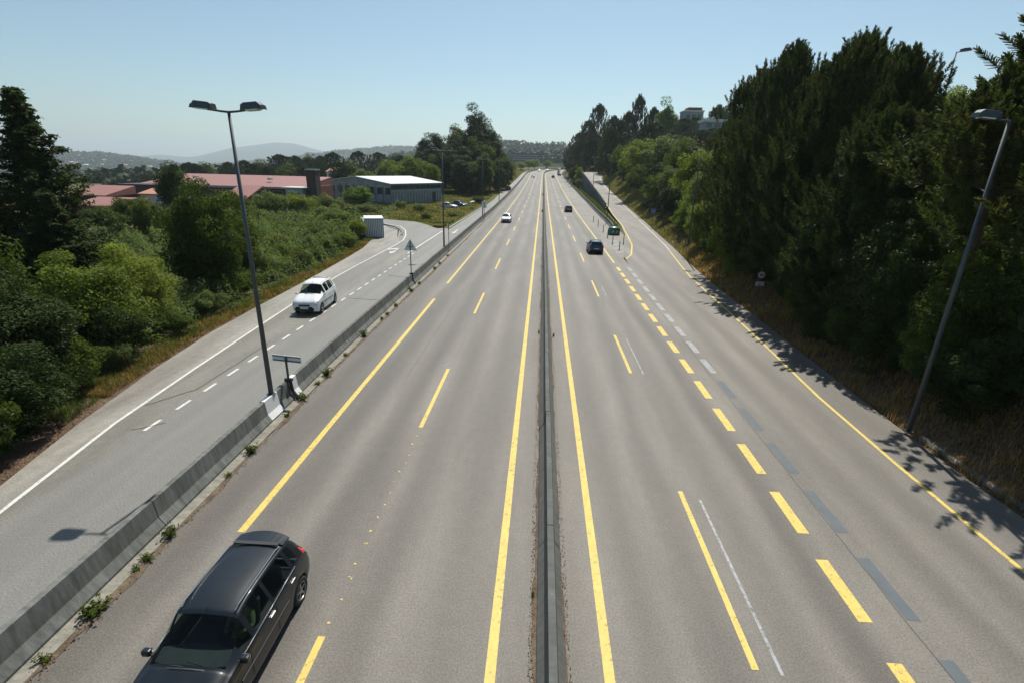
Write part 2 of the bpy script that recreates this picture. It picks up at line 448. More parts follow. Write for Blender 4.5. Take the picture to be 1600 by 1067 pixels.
# service road
strip('service_road', sta(-30, 420), [lambda s: max(float(asphL(s)), -13.62), -12, lambda s: barL(s)-.1], M['asph_side'], .0)
strip('service_road_lane', sta(-30, 65), [lambda s: min(float(whiteL(s) if s < 58 else -17.0), -13.7), -13.6], M['asph_old'], .002)
strip('road_shoulder', sta(-30, 65), [lambda s: min(float(asphL(s)), -12.5), lambda s: min(float(whiteL(s) if s < 58 else -17.0), -12.4)], M['pave'], -.002)
poly = [(-13.6, 60), (-17.0, 60), (-18.8, 65.5), (-20.4, 71.8), (-24.9, 78.5), (-36, 80.5), (-38, 89.5), (-31.5, 88.4), (-26.9, 86), (-20.8, 83.4), (-15.5, 76.5), (-13.6, 75)]
me = mesh_obj('side_street', [(x, y, .003) for x, y in poly], [tuple(range(len(poly)))[::-1]], M['asph_side'], uv=[p for p in poly])
tag(me, kind='structure')
poly = [(-17.0, 60), (-20.5, 60), (-21.9, 64), (-23.5, 70), (-27, 79), (-24.9, 78.2), (-20.5, 71.6), (-18.9, 65.4)]
tag(mesh_obj('parking_pavement', [(x, y, .008) for x, y in poly], [tuple(range(len(poly)))], M['pave'], uv=poly), kind='structure')
poly = [(-27.5, 108), (-14.0, 104), (-13.7, 112), (-14.5, 135), (-19, 134), (-27.5, 126)]
tag(mesh_obj('parking_lot', [(x, y, gz(-20, 118)+.1) for x, y in poly], [tuple(range(len(poly)))], M['pave'], uv=poly), kind='structure')

# ---- markings
def band(mb, a, b, off, w, z0=.004, zf=zmain):
    ss = sta(a, b) if b-a > 6 else [a, b]
    base = len(mb.v)
    for s in ss:
        o = float(off(s)) if callable(off) else off
        for q in (-w/2, w/2):
            x, y = road(s, o+q); mb.v.append((x, y, float(zf(s))+z0))
    for i in range(len(ss)-1): mb.f.append((base+2*i, base+2*i+1, base+2*i+3, base+2*i+2))
def mark(name, items, mat, z0=.004, zf=zmain):
    mb = MB()
    for a, b, off, w in items: band(mb, a, b, off, w, z0, zf)
    tag(mb.build(name, mat), kind='structure')
mark('yellow_edge_line', [(-5, 620, -.6, .2), (-5, 620, 1.64, .2), (10.0, 34.06, -7.36, .2), (39.0, 620, -7.36, .18), (51.0, 620, 7.62, .18)], M['yellow'])
it = []
for k in range(0, 30):
    a = 1.65 if k == 0 else 15.8+14.93*(k-1)
    it.append((max(a, -5), max(a, -5)+5.6, -4.06, .15))
for k in range(0, 30):
    a = 7.2+14.65*k if k else 7.2
    it.append((a, a+5.6, 4.46+.002*min(a, 60), .14))
mark('yellow_lane_line', it, M['yellow'])
it = []
for k in range(22):
    a = 8.49-2.74*2+2.74*k
    it.append((a, a+1.8, 7.22+.0085*a, .3))
mark('yellow_exit_dashes', it[:17], M['yellow'])
mark('removed_exit_dashes', [(a+.12, b+.15, o+1.08, .3) for a, b, o, w in it[:7]], M['ghost'])
mark('worn_exit_dashes', [(a+.12, b+.12, o+1.08, .3) for a, b, o, w in it[7:17]], M['ghost_w'])
mark('faded_lane_line', [(7.12, 12.45, 4.95, .07), (21.7, 27.0, 5.08, .06), (36.9, 40, 5.15, .05)], M['ghost_w'])
it = []
for k in range(0, 24):
    a = 14.58+1.63*k
    it.append((a, a+.82, -13.56, .13))
mark('white_lane_dashes', it, M['white'], z0=.008)
# small cat's-eye remnants of the old lane line
mb = MB(); y = 7.6; rr = random.Random(3)
while y < 15.6:
    for _ in range(rr.choice((1, 2))):
        xx, yy = -4.06+rr.uniform(-.06, .06), y+rr.uniform(-.05, .05)
        w, h = rr.uniform(.015, .035), rr.uniform(.012, .03)
        mb.add([(xx-w, yy-h, .005), (xx+w, yy-h, .005), (xx+w, yy+h, .005), (xx-w, yy+h, .005)], [(0, 1, 2, 3)])
    y += rr.uniform(.45, .65)
tag(mb.build('marking_remnants', M['yellow']), kind='structure')
mark('white_edge_line', [(-30, 58.0, whiteL, .13)], M['white'], z0=.01)
mb = MB()
def polyline(mb, pts, w, z=.008):
    base = len(mb.v)
    for i, p in enumerate(pts):
        a = Vector(pts[max(i-1, 0)][:2]); b = Vector(pts[min(i+1, len(pts)-1)][:2])
        t = (b-a).normalized(); n = Vector((-t.y, t.x))*w/2
        zz = p[2] if len(p) > 2 else z
        mb.v += [(p[0]-n.x, p[1]-n.y, zz), (p[0]+n.x, p[1]+n.y, zz)]
    for i in range(len(pts)-1): mb.f.append((base+2*i+1, base+2*i, base+2*i+2, base+2*i+3))
polyline(mb, [(-17.0, 58), (-17.15, 62), (-18.0, 66.5), (-19.5, 72), (-21.5, 76.5), (-25, 79.8), (-31, 81.4)], .15, .012)
polyline(mb, [(-14.1, 52.5), (-14.15, 60), (-14.2, 72.5)], .17)
polyline(mb, [(-14.0, 75), (-13.9, 103), (-13.6, 132), (-13.3, 200, 1.25)], .12, .015)
tag(mb.build('junction_edge_line', M['white']), kind='structure')
mb = MB()
def arrow(mb, x, y, s, turn=0):
    mb.add([(x-.09*s, y, .012), (x+.09*s, y, .012), (x+.09*s, y+3*s, .012), (x-.09*s, y+3*s, .012)], [(0, 1, 2, 3)])
    mb.add([(x-.45*s, y+.0, .012), (x+.45*s, y, .012), (x, y-1.3*s, .012)], [(2, 1, 0)])
arrow(mb, -12.3, 71.5, 1.0)
arrow(mb, -15.9, 53.2, .9)
mb.add([(-15.9, 55.2, .012), (-15.9, 55.9, .012), (-17.0, 55.0, .012), (-17.0, 54.3, .012)], [(0, 1, 2, 3)])
tag(mb.build('road_arrows', M['white']), kind='structure')
# ramp lines
mb = MB()
L = [(9.1, 53.6), (10.1, 56.5), (11.0, 61.5), (11.5, 64.5), (12.3, 72.7), (13.5, 86), (14.3, 106), (14.8, 116), (15.55, 134), (15.85, 149), (15.95, 169), (15.95, 186), (15.9, 205)]
Lz = []
for i in range(len(L)-1):
    n = max(2, int((L[i+1][1]-L[i][1])/2.5))
    for k in range(n):
        t = k/n; x = L[i][0]*(1-t)+L[i+1][0]*t; y = L[i][1]*(1-t)+L[i+1][1]*t
        Lz.append((x+.15, y, float(zramp(y))+.02))
polyline(mb, Lz, .16)
tag(mb.build('gore_edge_line', M['yellow']), kind='structure')
mark('yellow_exit_edge_line', [(-10, 60, edgeR, .13)], M['yellow'], z0=.006, zf=zramp)
mark('white_ramp_edge_line', [(60, 204, lambda s: edgeR(s), .12)], M['white'], z0=.03, zf=zramp)
# joints and sealed cracks
mb = MB()
rr = random.Random(11)
def crack(x0, y0, x1, y1, n, amp, w=.02, z=.0045):
    pts = []
    for i in range(n+1):
        t = i/n; pts.append((x0+(x1-x0)*t+rr.uniform(-amp, amp), y0+(y1-y0)*t, z))
    polyline(mb, pts, w, z)
crack(8.15, -5, 8.35, 55, 90, .02, .018)
crack(-14.95, 16.4, -13.95, 18.0, 6, .03, .05, .012)
crack(-13.95, 18.0, -14.0, 24.0, 8, .04, .05, .012)
crack(-14.0, 14.6, -13.2, 15.2, 4, .04, .03, .012)
crack(-5.75, 20, -5.6, 52, 40, .03, .012)
crack(-10.4, 33, -13.3, 33.3, 6, .05, .05, .012)
crack(-10.6, 40.5, -12.9, 41.2, 6, .05, .06, .012)
crack(-14.6, 52, -14.3, 50.5, 4, .05, .05, .012)
tag(mb.build('sealed_cracks', M['seal']), kind='structure')
# ------------------------------------------------------------------ barriers
NJ = [(-.27, 0), (-.27, .09), (-.13, .30), (-.075, .80), (.075, .80), (.13, .30), (.27, .09), (.27, 0)]
def barrier(name, label, s0, s1, offf, mat, prof=NJ, seg=6.0, zf=zmain, cat='barrier'):
    """precast concrete barrier, hairline joint between the segments"""
    V = []; Fc = []; n = len(prof)
    s = s0; rr = random.Random(5)
    while s < s1-.5:
        e = min(s+seg, s1); jx = rr.uniform(-.008, .008)
        rings = [s+.012, e-.012]
        base = len(V)
        for q in rings:
            for (px, pz) in prof:
                x, y = road(q, float(offf(q))+px+jx)
                V.append((x, y, float(zf(q))+pz-.03*(pz == 0)))
        Fc += [(base+i, base+i+1, base+n+i+1, base+n+i) for i in range(n-1)]
        Fc += [tuple(base+i for i in range(n)), tuple(base+n+i for i in range(n))[::-1]]
        s = e
    return tag(mesh_obj(name, V, Fc, mat), label, cat)
med = barrier('median_barrier', 'long double sided concrete barrier along the middle of the motorway', -20, 620, lambda s: .53, M['conc_med'])
anc = None
for s in np.arange(1.9, 100, 3.0):
    if anc is None:
        anc = MB().lathe([(.797, .0), (.803, .028), (.8035, .03), (.8035, .001)], (0, 0, 0), 'z', 8).build('lifting_anchor', M['black_steel'], med); o = anc
    else: o = anc.copy(); COL.objects.link(o)
    o.location = (.54, float(s), float(zmain(s)))
left_bar = barrier('service_road_barrier', 'long concrete barrier between the motorway and the service road on its left', -20, 600, lambda s: barL(s), M['conc'])
# bright sheet metal covers over the barrier beside the lamp post and sign
def cover(s0, s1):
    o = float(barL((s0+s1)/2))
    pr = [(.135, .305), (.083, .806), (-.083, .806), (-.135, .305)]
    pr2 = [(.283, .085), (.141, .303), (.084, .812), (-.084, .812), (-.09, .75)]
    V = []; F = []
    for s in (s0, s1):
        for px, pz in pr2: V.append((o+px+.006, s, pz))
    n = len(pr2); F = [(i, i+1, n+i+1, n+i) for i in range(n-1)]
    ob = mesh_obj('cover_plate', V, F, M['white_paint'], left_bar)
    m = ob.modifiers.new('Solid', 'SOLIDIFY'); m.thickness = .006
cover(15.62, 16.5); cover(17.75, 18.1)
barrier('ramp_gore_barrier', 'dark concrete barrier on the right edge of the motorway below the ramp wall', 80, 560, lambda s: float(np.interp(s, [80, 88, 116, 164, 250, 600], [11.3, 11.75, 12.1, 12.6, 12.4, 12.0])), M['conc'])
barrier('ramp_parapet', 'concrete parapet on the left edge of the climbing exit ramp', 118, 213, lambda s: float(rampL(s))-.3, M['conc'], prof=[(-.12, -.3), (-.12, .75), (.12, .75), (.12, -.3)], zf=zramp, cat='parapet')
# retaining wall under the ramp
V = []; F = []
ss = sta(116, 214)
for s in ss:
    x = float(rampL(s))-.5; V += [(x, s, float(zmain(s))-.3), (x, s, float(zramp(s))-.12), (x+.3, s, float(zramp(s))-.12)]
F = [(3*i, 3*i+1, 3*i+4, 3*i+3) for i in range(len(ss)-1)]+[(3*i+1, 3*i+2, 3*i+5, 3*i+4) for i in range(len(ss)-1)]
wl = tag(mesh_obj('retaining_wall', V, F, M['stonewall']), 'dark grey retaining wall in a wedge shape carrying the exit ramp', 'retaining wall')
mb = MB()
for s in np.arange(124, 213, 6.0):
    x = float(rampL(s))-.53; mb.box((x, s, (float(zmain(s))+float(zramp(s)))/2), (.08, .35, max(.3, float(zramp(s)-zmain(s)))-.2))
mb.build_each('pilaster', M['stonewall'], wl)

# gutters and soil strips
strip('gutter_kerb', sta(-20, 300), [lambda s: barL(s)+.26, lambda s: barL(s)+.58], M['conc_light'], .03)
def rough_strip(name, s0, s1, f0, f1, amp, mat, dz, step=.25, seed=1):
    rr = random.Random(seed); V = []; F = []
    s = s0; i = 0; q0 = q1 = 0.0
    while s < s1:
        q0 = q0*.7+rr.uniform(-amp, amp)*.5; q1 = q1*.7+rr.uniform(-amp, amp)*.5
        V += [(f0(s)+q0*.3, s, float(zmain(s))+dz), ((f0(s)+f1(s))/2, s, float(zmain(s))+dz+.02), (f1(s)+q1, s, float(zmain(s))+dz)]
        if i: F += [(3*i-3, 3*i-2, 3*i+1, 3*i), (3*i-2, 3*i-1, 3*i+2, 3*i+1)]
        s += step*(1+s*.01); i += 1
    for k, f in enumerate(F): pass
    F = [tuple(f) for f in F]
    return tag(mesh_obj(name, V, F, mat), kind='structure')
rough_strip('soil_strip', -5, 200, lambda s: float(barL(s))+.5, lambda s: float(barL(s))+.72, .14, M['soil'], .012, seed=2)
rough_strip('soil_strip', -5, 300, lambda s: .53+.24, lambda s: .53+.31, .05, M['soil'], .008, seed=3)
rough_strip('soil_strip', -5, 300, lambda s: .53-.24, lambda s: .53-.33, .07, M['soil'], .008, seed=4)
# drainage channel on the right
V = []; F = []
ss = sta(6, 17); pr = [(.25, .006), (.34, -.02), (.38, .04), (.42, .05), (.66, .06)]
for s in ss:
    for px, pz in pr: V.append((float(asphR(s))+px, s, pz))
n = len(pr); F = [(i*n+j, i*n+j+1, (i+1)*n+j+1, (i+1)*n+j) for i in range(len(ss)-1) for j in range(n-1)]
tag(mesh_obj('drainage_kerb', V, F, M['conc']), kind='structure')
# kerb of the side street island
mb = MB()
kp = [(-18.55, 66.3), (-19.0, 68.6), (-20.3, 72.2), (-22.0, 75.3), (-25.0, 78.6), (-29, 79.8)]
for i in range(len(kp)-1):
    a, b = Vector(kp[i]), Vector(kp[i+1]); d = (b-a)
    mb.box(((a.x+b.x)/2, (a.y+b.y)/2, .07), (d.length+.1, .22, .13), math.atan2(d.y, d.x))
tag(mb.build('corner_kerb', M['conc_light']), kind='structure')

# ------------------------------------------------------------------ street lamps
def lamp(x, y, z, H_, heads, label, group, arm=.75, name='street_lamp'):
    t = empty(name, (x, y, z), 0, label, 'street lamp', group)
    MB().tube([(0, 0, 0), (0, 0, H_*.5), (0, 0, H_-.05)], [.09, .07, .045], 12).build('pole', M['galv'], t, smooth=True)
    MB().lathe([(0, .0), (0, .16), (.03, .16), (.03, .1)], (0, 0, 0), 'z', 12).build('base_plate', M['galv'], t)
    for sx in heads:
        MB().tube([(0, 0, H_-.06), (sx*.25, 0, H_-.04), (sx*arm*.75, 0, H_-.0)], [.035, .032, .03], 8).build('arm', M['galv'], t)
        c0 = sx*arm*.62; L = .66
        prof = [(0, -.15, .15), (.08, -.19, .2), (.8*L, -.22, .2), (L, -.17, .08)]
        V = []; F = []
        for (q, w, h) in prof:
            u = c0+sx*q; zz = H_+.0+.09*q
            V += [(u, w, zz), (u, -w, zz), (u, -w*.7, zz+h), (u, w*.7, zz+h)]
        F = [(0, 1, 2, 3), (12, 15, 14, 13)]
        for i in range(3): F += [(4*i+j, 4*i+(j+1) % 4, 4*i+4+(j+1) % 4, 4*i+4+j) for j in range(4)]
        h = mesh_obj('lamp_head', V, F, M['galv'], t)
        b = h.modifiers.new('Bevel', 'BEVEL'); b.width = .02; b.segments = 2
        MB().box((c0+sx*.5*L, 0, H_+.015), (.6*L, .26, .05), M=Matrix.Rotation(-sx*.09, 3, 'Y')).build('lens', M['clear_lamp'], h)
    return t
GL = 'double-headed street lamps on the left barrier'
lamp(-9.79, 16.3, .8, 9.65, (-1, 1), 'tall double-headed street lamp nearest on the left barrier, beside the white cover plate', GL)
lamp(-10.25, 53, .8, 9.6, (-1, 1), 'double-headed street lamp on the left barrier just beyond the triangular sign', GL)
lamp(-10.4, 90, .8, 9.3, (-1, 1), 'double-headed street lamp beside the small square sign back, seen against dark trees', GL)
lamp(-10.6, 127, .95, 9.3, (-1, 1), 'fourth double-headed street lamp along the left barrier, beyond the white hatchback', GL)
lamp(-10.7, 164, 1.3, 9.3, (-1, 1), 'farthest double-headed street lamp along the left barrier', GL)
GR = 'single-headed street lamps on the right side'
lamp(13.91, 17.12, .1, 10.6, (-1,), 'single-headed street lamp standing before the dark bank, nearest on the right', GR, arm=.6)
lamp(15.9, 55, 1.6, 9.4, (-1,), 'single-headed street lamp among the sunlit shrubs on the right bank', GR, arm=.6)
lamp(12.0, 94, .6, 10.6, (-1,), 'single-headed street lamp at the left edge of the exit ramp', GR, arm=.6)
lamp(14.9, 155, 3.4, 8.7, (-1, 1), 'double-headed street lamp at the top of the retaining wall', GR)
lamp(31.1, 45, gz(31.1, 45), 18.1-gz(31.1, 45), (1,), 'street lamp rising above the pines against the sky', GR, arm=.5)

# ------------------------------------------------------------------ signs
def post_on_barrier(t, H_, n=.8):
    MB().tube([(.33, 0, .02), (.30, 0, .12), (.16, 0, .33), (.115, 0, .55), (.11, 0, .92)], .055, 8).build('bracket', M['black_steel'], t)
    MB().box((.04, 0, .86), (.32, .12, .08)).build('clamp', M['black_steel'], t)
    MB().box((.03, .0, .86+H_/2), (.05, .08, H_)).build('post', M['galv'], t)
t = empty('sign_panel', (-9.77, 17.55, 0), R_(-8), 'grey back of a wide rectangular sign bolted on the barrier near the first lamp', 'road sign')
post_on_barrier(t, .98)
mb = MB().box((.03, .06, 1.71), (1.25, .025, .27)); mb.build('panel', M['alu'], t, bevel=.006)
MB().box((.03, .035, 1.8), (1.2, .03, .03)).box((.03, .035, 1.63), (1.2, .03, .03)).build('rail', M['galv'], t)
t = empty('triangular_sign', (-10.1, 38.3, 0), R_(-6), 'grey back of a triangular warning sign standing on the left barrier', 'road sign')
post_on_barrier(t, 2.5)
tri = [(.52, 2.66), (-.46, 2.66), (-.49, 2.70), (.0, 3.52), (.06, 3.52), (.55, 2.70)]
MB().prism(tri, 'y', .055, .075).build('panel', M['alu'], t)
MB().box((.03, .035, 2.95), (.5, .03, .04)).build('rail', M['galv'], t)
t = empty('square_sign', (-9.9, 88, .0), R_(-5), 'small upright rectangular sign back beside the third lamp of the left barrier', 'road sign')
MB().box((.0, 0, 1.6), (.08, .08, 3.2)).build('post', M['galv'], t)
MB().box((0.0, .06, 2.7), (.85, .03, 1.05)).build('panel', M['alu'], t, bevel=.01)
t = empty('narrow_sign', (-9.95, 54.2, 0), R_(80), 'edge-on dark sign on a thin post beside the second lamp', 'road sign')
MB().box((.0, 0, 1.55), (.05, .05, 3.1)).build('post', M['galv'], t)
MB().lathe([(-.012, 0), (-.012, .3), (.012, .3), (.012, 0)], (0, .04, 2.75), 'y', 24).build('panel', M['alu'], t)
# speed limit sign in the shade on the right bank
M['sign_white'] = plain('sign_white', (.55, .55, .55), .5, var=.05)
M['sign_red'] = plain('sign_red', (.35, .02, .02), .5, var=.05)
M['sign_black'] = plain('sign_black', (.02, .02, .02), .5)
M['sign_blue'] = plain('sign_blue', (.06, .13, .35), .5)
M['sign_green'] = plain('sign_green', (.015, .12, .075), .35, coat=.3)
t = empty('speed_limit_sign', (15.85, 36, gz(15.85, 36)), 0, 'round speed limit sign with a white plate beneath, in the shade of the right bank', 'road sign')
z0 = -gz(15.85, 36)
MB().box((0, .05, (2.5+z0)/2), (.06, .06, 2.5+z0)).build('post', M['galv'], t)
disc = MB().lathe([(-.02, 0), (-.02, .3), (.0, .3), (.0, 0)], (0, 0, 2.14+z0), 'y', 32).build('panel', M['sign_red'], t)
MB().lathe([(-.026, 0), (-.026, .23), (-.02, .23), (-.0199, .01)], (0, 0, 2.14+z0), 'y', 32).build('disc_face', M['sign_white'], disc)
def text(name, s, size, loc, parent, mat, rot=(math.pi/2, 0, 0)):
    cu = bpy.data.curves.new(name, 'FONT'); cu.body = s; cu.size = size; cu.align_x = 'CENTER'; cu.align_y = 'CENTER'; cu.extrude = .002
    cu.offset = .006
    ob = bpy.data.objects.new(name, cu); COL.objects.link(ob)
    dg = bpy.context.evaluated_depsgraph_get(); me = bpy.data.meshes.new_from_object(ob.evaluated_get(dg))
    bpy.data.objects.remove(ob)
    o = bpy.data.objects.new(name, me); me.materials.clear(); me.materials.append(mat); COL.objects.link(o)
    o.parent = parent; o.location = loc; o.rotation_euler = rot
    return o
text('numerals', '60', .27, (0, -.031, 2.14+z0), disc, M['sign_black'])
pl = MB().box((0, 0, 1.5+z0), (.62, .02, .3)).build('plate', M['sign_white'], t)
mbp = MB()
mbp.prism([(-.06, 1.42+z0), (.0, 1.58+z0), (.06, 1.42+z0)], 'y', -.0135, -.0105); mbp.build('plate_symbol', M['sign_black'], pl)
t = empty('blue_sign', (18.3, 85, gz(18.3, 85)), 0, 'small blue sign in deep shade beside the exit ramp', 'road sign')
MB().box((0, .04, 1.2), (.06, .06, 2.8)).build('post', M['galv'], t)
MB().box((0, 0, 2.6), (.9, .03, .9)).build('panel', M['sign_blue'], t, bevel=.01)
MB().box((0, -.019, 2.75), (.6, .006, .1)).box((0, -.019, 2.5), (.6, .006, .1)).build('lettering_bars', M['sign_white'], t)

# green rounded gore marker
t = empty('gore_marker', (10.65, 74.3, 0), 0, 'green half-drum divergence marker in front of the gore barrier', 'road marker')
V = []; F = []; n = 18
for k in range(n+1):
    a = math.pi*k/n; c, s_ = math.cos(a), math.sin(a)
    for r, z in ((.86, 0), (.88, .1), (.88, .8), (.80, 1.0), (.55, 1.14), (.0, 1.2)):
        V.append((c*r, -s_*r*.85, z))
for k in range(n):
    for j in range(5): a = k*6+j; F.append((a, a+1, a+7, a+6))
mesh_obj('drum', V, F, M['sign_green'], t, smooth=True)
for sx in (-1, 1):
    a = math.pi/2-sx*.33; p = Vector((math.cos(a)*.9, -math.sin(a)*.9*.85, .5))
    rz = math.atan2(p.y/.72, p.x)+math.pi/2
    MB().add([tuple(p+Matrix.Rotation(rz, 3, 'Z') @ Vector(q)) for q in ((-.16, 0, -.16), (-.10, 0, -.2), (.12, 0, .02), (.12, 0, -.1), (.17, 0, -.1), (.17, 0, .12), (-.04, 0, .12), (-.04, 0, .06), (.06, 0, .06))], [tuple(range(9))]).build('arrow', M['sign_white'], t)
# flexible delineator posts
proto = None
pl_ = [(9.38, 59.8), (9.2, 64.5), (9.3, 70.6), (9.45, 77.2), (9.5, 85.1), (9.4, 92.3), (10.62, 64.8), (12.0, 80.5), (12.9, 90.2)]
words = ['nearest post of the left row at the gore', 'second post of the left row at the gore', 'third post of the left row, left of the green marker', 'fourth post of the left row', 'fifth post of the left row', 'farthest post of the left row', 'nearest post of the right row', 'post just right of the green marker', 'farthest post of the right row, near the ramp line']
for (x, y), w in zip(pl_, words):
    lb = 'dark green flexible delineator, '+w
    if proto is None:
        proto = empty('delineator_post', (x, y, 0), 0, lb, 'delineator', 'flexible delineators at the gore')
        MB().lathe([(0, .0), (0, .13), (.03, .12), (.05, .06), (.12, .05), (1.0, .05), (1.04, .03), (1.045, 0)], (0, 0, 0), 'z', 12).build('tube', M['sign_green'], proto, smooth=True)
        MB().lathe([(.72, .052), (.82, .052)], (0, 0, 0), 'z', 12).build('reflective_band', M['plastic'], proto)
        MB().lathe([(.52, .052), (.62, .052)], (0, 0, 0), 'z', 12).build('reflective_band', M['plastic'], proto)
    else:
        c = copy_tree(proto); c.location = (x, y, 0); c['label'] = lb
mb = MB()
for k in range(4):
    y = 57.5+k*3.1; w = .35+.12*k*1.2
    mb.add([(8.75+.25*k*.4, y, .006), (9.15+w+.1*k, y+.4, .006), (9.15+w+.1*k, y+.9, .006), (8.75+.25*k*.4, y+.5, .006)], [(0, 1, 2, 3)])
tag(mb.build('gore_hatching', M['ghost_w']), kind='structure')

# ------------------------------------------------------------------ vehicles
def paint_car(name, col, metal=.3):
    m, nt, b = new_mat(name)
    b.inputs['Base Color'].default_value = (*col, 1); b.inputs['Metallic'].default_value = metal
    b.inputs['Roughness'].default_value = .42; b.inputs['Specular IOR Level'].default_value = .3; b.inputs['Coat Weight'].default_value = .4; b.inputs['Coat Roughness'].default_value = .05
    c = mixc(nt, math_(nt, 'MULTIPLY', noise(nt, N(nt, 'ShaderNodeTexCoord').outputs['Object'], 2.5, 5), .35), col, tuple(min(1, x*.8+.008) for x in col))
    nt.links.new(c, b.inputs['Base Color'])
    return m
def glass(name, clear):
    m, nt, b = new_mat(name)
    b.inputs['Base Color'].default_value = (.012, .016, .018, 1); b.inputs['Roughness'].default_value = .04
    b.inputs['Specular IOR Level'].default_value = .6
    if clear:
        tr = N(nt, 'ShaderNodeBsdfTransparent'); tr.inputs[0].default_value = (.62, .7, .66, 1)
        mx = N(nt, 'ShaderNodeMixShader'); mx.inputs[0].default_value = clear
        nt.links.new(b.outputs[0], mx.inputs[1]); nt.links.new(tr.outputs[0], mx.inputs[2])
        nt.links.new(mx.outputs[0], nt.nodes['Material Output'].inputs[0])
    return m
M['glass_clear'] = glass('car_glass_clear', .8)
M['glass_dark'] = glass('car_glass_dark', .35)
P_ = {}
P_['black'] = paint_car('black_blue_paint', (.006, .010, .015), .0)
P_['white'] = paint_car('white_car_paint', (.72, .74, .74), 0)
P_['teal'] = paint_car('teal_car_paint', (.03, .075, .11), .5)
P_['grey'] = paint_car('grey_car_paint', (.15, .16, .17), .5)
P_['silver'] = paint_car('silver_car_paint', (.42, .44, .45), .5)
P_['red'] = paint_car('red_car_paint', (.2, .02, .02), .2)

def cat1(A, up):
    """Catmull-Rom upsampling of A (n,...) along axis 0"""
    n = len(A); out = []
    for i in range(n-1):
        p0, p1, p2, p3 = A[max(i-1, 0)], A[i], A[i+1], A[min(i+2, n-1)]
        for k in range(up):
            t = k/up
            out.append(.5*((2*p1)+(-p0+p2)*t+(2*p0-5*p1+4*p2-p3)*t*t+(-p0+3*p1-3*p2+p3)*t**3))
    out.append(A[-1]); return np.array(out)

SHAPES = {
    # y from the front bumper; zc = centre line height; zb = shoulder height; w half width; wr half roof width
    'mpv': dict(L=4.05, H=1.58,
        y=[0, .04, .14, .35, .7, .96, 1.05, 1.38, 1.68, 1.80, 2.08, 2.38, 2.47, 2.9, 3.2, 3.3, 3.5, 3.72, 3.86, 3.94, 4.0, 4.05],
        zc=[.50, .64, .78, .88, .98, 1.05, 1.08, 1.30, 1.50, 1.55, 1.59, 1.60, 1.60, 1.585, 1.555, 1.545, 1.52, 1.44, 1.2, .95, .75, .52],
        zb=[.46, .58, .70, .80, .88, .93, .94, .96, .98, .99, 1.0, 1.01, 1.015, 1.03, 1.05, 1.055, 1.06, 1.05, 1.0, .88, .70, .48],
        w=[.60, .70, .78, .82, .85, .86, .86, .865, .87, .87, .87, .87, .87, .865, .86, .855, .84, .82, .80, .78, .76, .70],
        wr=[.5, .55, .6, .64, .68, .69, .69, .64, .58, .565, .56, .56, .56, .555, .55, .548, .54, .535, .56, .6, .6, .58],
        ws=(1.05, 1.68), side=[(1.38, 1.68), (1.80, 2.38), (2.47, 3.2), (3.3, 3.5)], rear=(3.72, 3.94), wheels=(.80, 3.38)),
    'hatch': dict(L=3.9, H=1.45,
        y=[0, .04, .14, .35, .7, 1.05, 1.15, 1.5, 1.85, 2.0, 2.3, 2.42, 2.52, 2.9, 3.15, 3.25, 3.42, 3.62, 3.76, 3.82, 3.87, 3.9],
        zc=[.48, .60, .72, .82, .90, .96, .98, 1.19, 1.37, 1.41, 1.45, 1.455, 1.455, 1.45, 1.43, 1.42, 1.38, 1.25, 1.02, .85, .68, .48],
        zb=[.44, .55, .66, .75, .82, .87, .88, .89, .90, .91, .92, .925, .93, .94, .95, .955, .96, .95, .9, .8, .64, .44],
        w=[.58, .68, .76, .80, .825, .835, .835, .84, .84, .84, .84, .84, .84, .84, .835, .83, .82, .80, .78, .76, .74, .68],
        wr=[.5, .55, .6, .63, .66, .67, .67, .61, .55, .54, .535, .535, .535, .53, .525, .52, .51, .52, .55, .58, .58, .56],
        ws=(1.15, 1.85), side=[(1.5, 1.85), (2.0, 2.42), (2.52, 3.15), (3.25, 3.42)], rear=(3.42, 3.76), wheels=(.75, 3.15)),
}
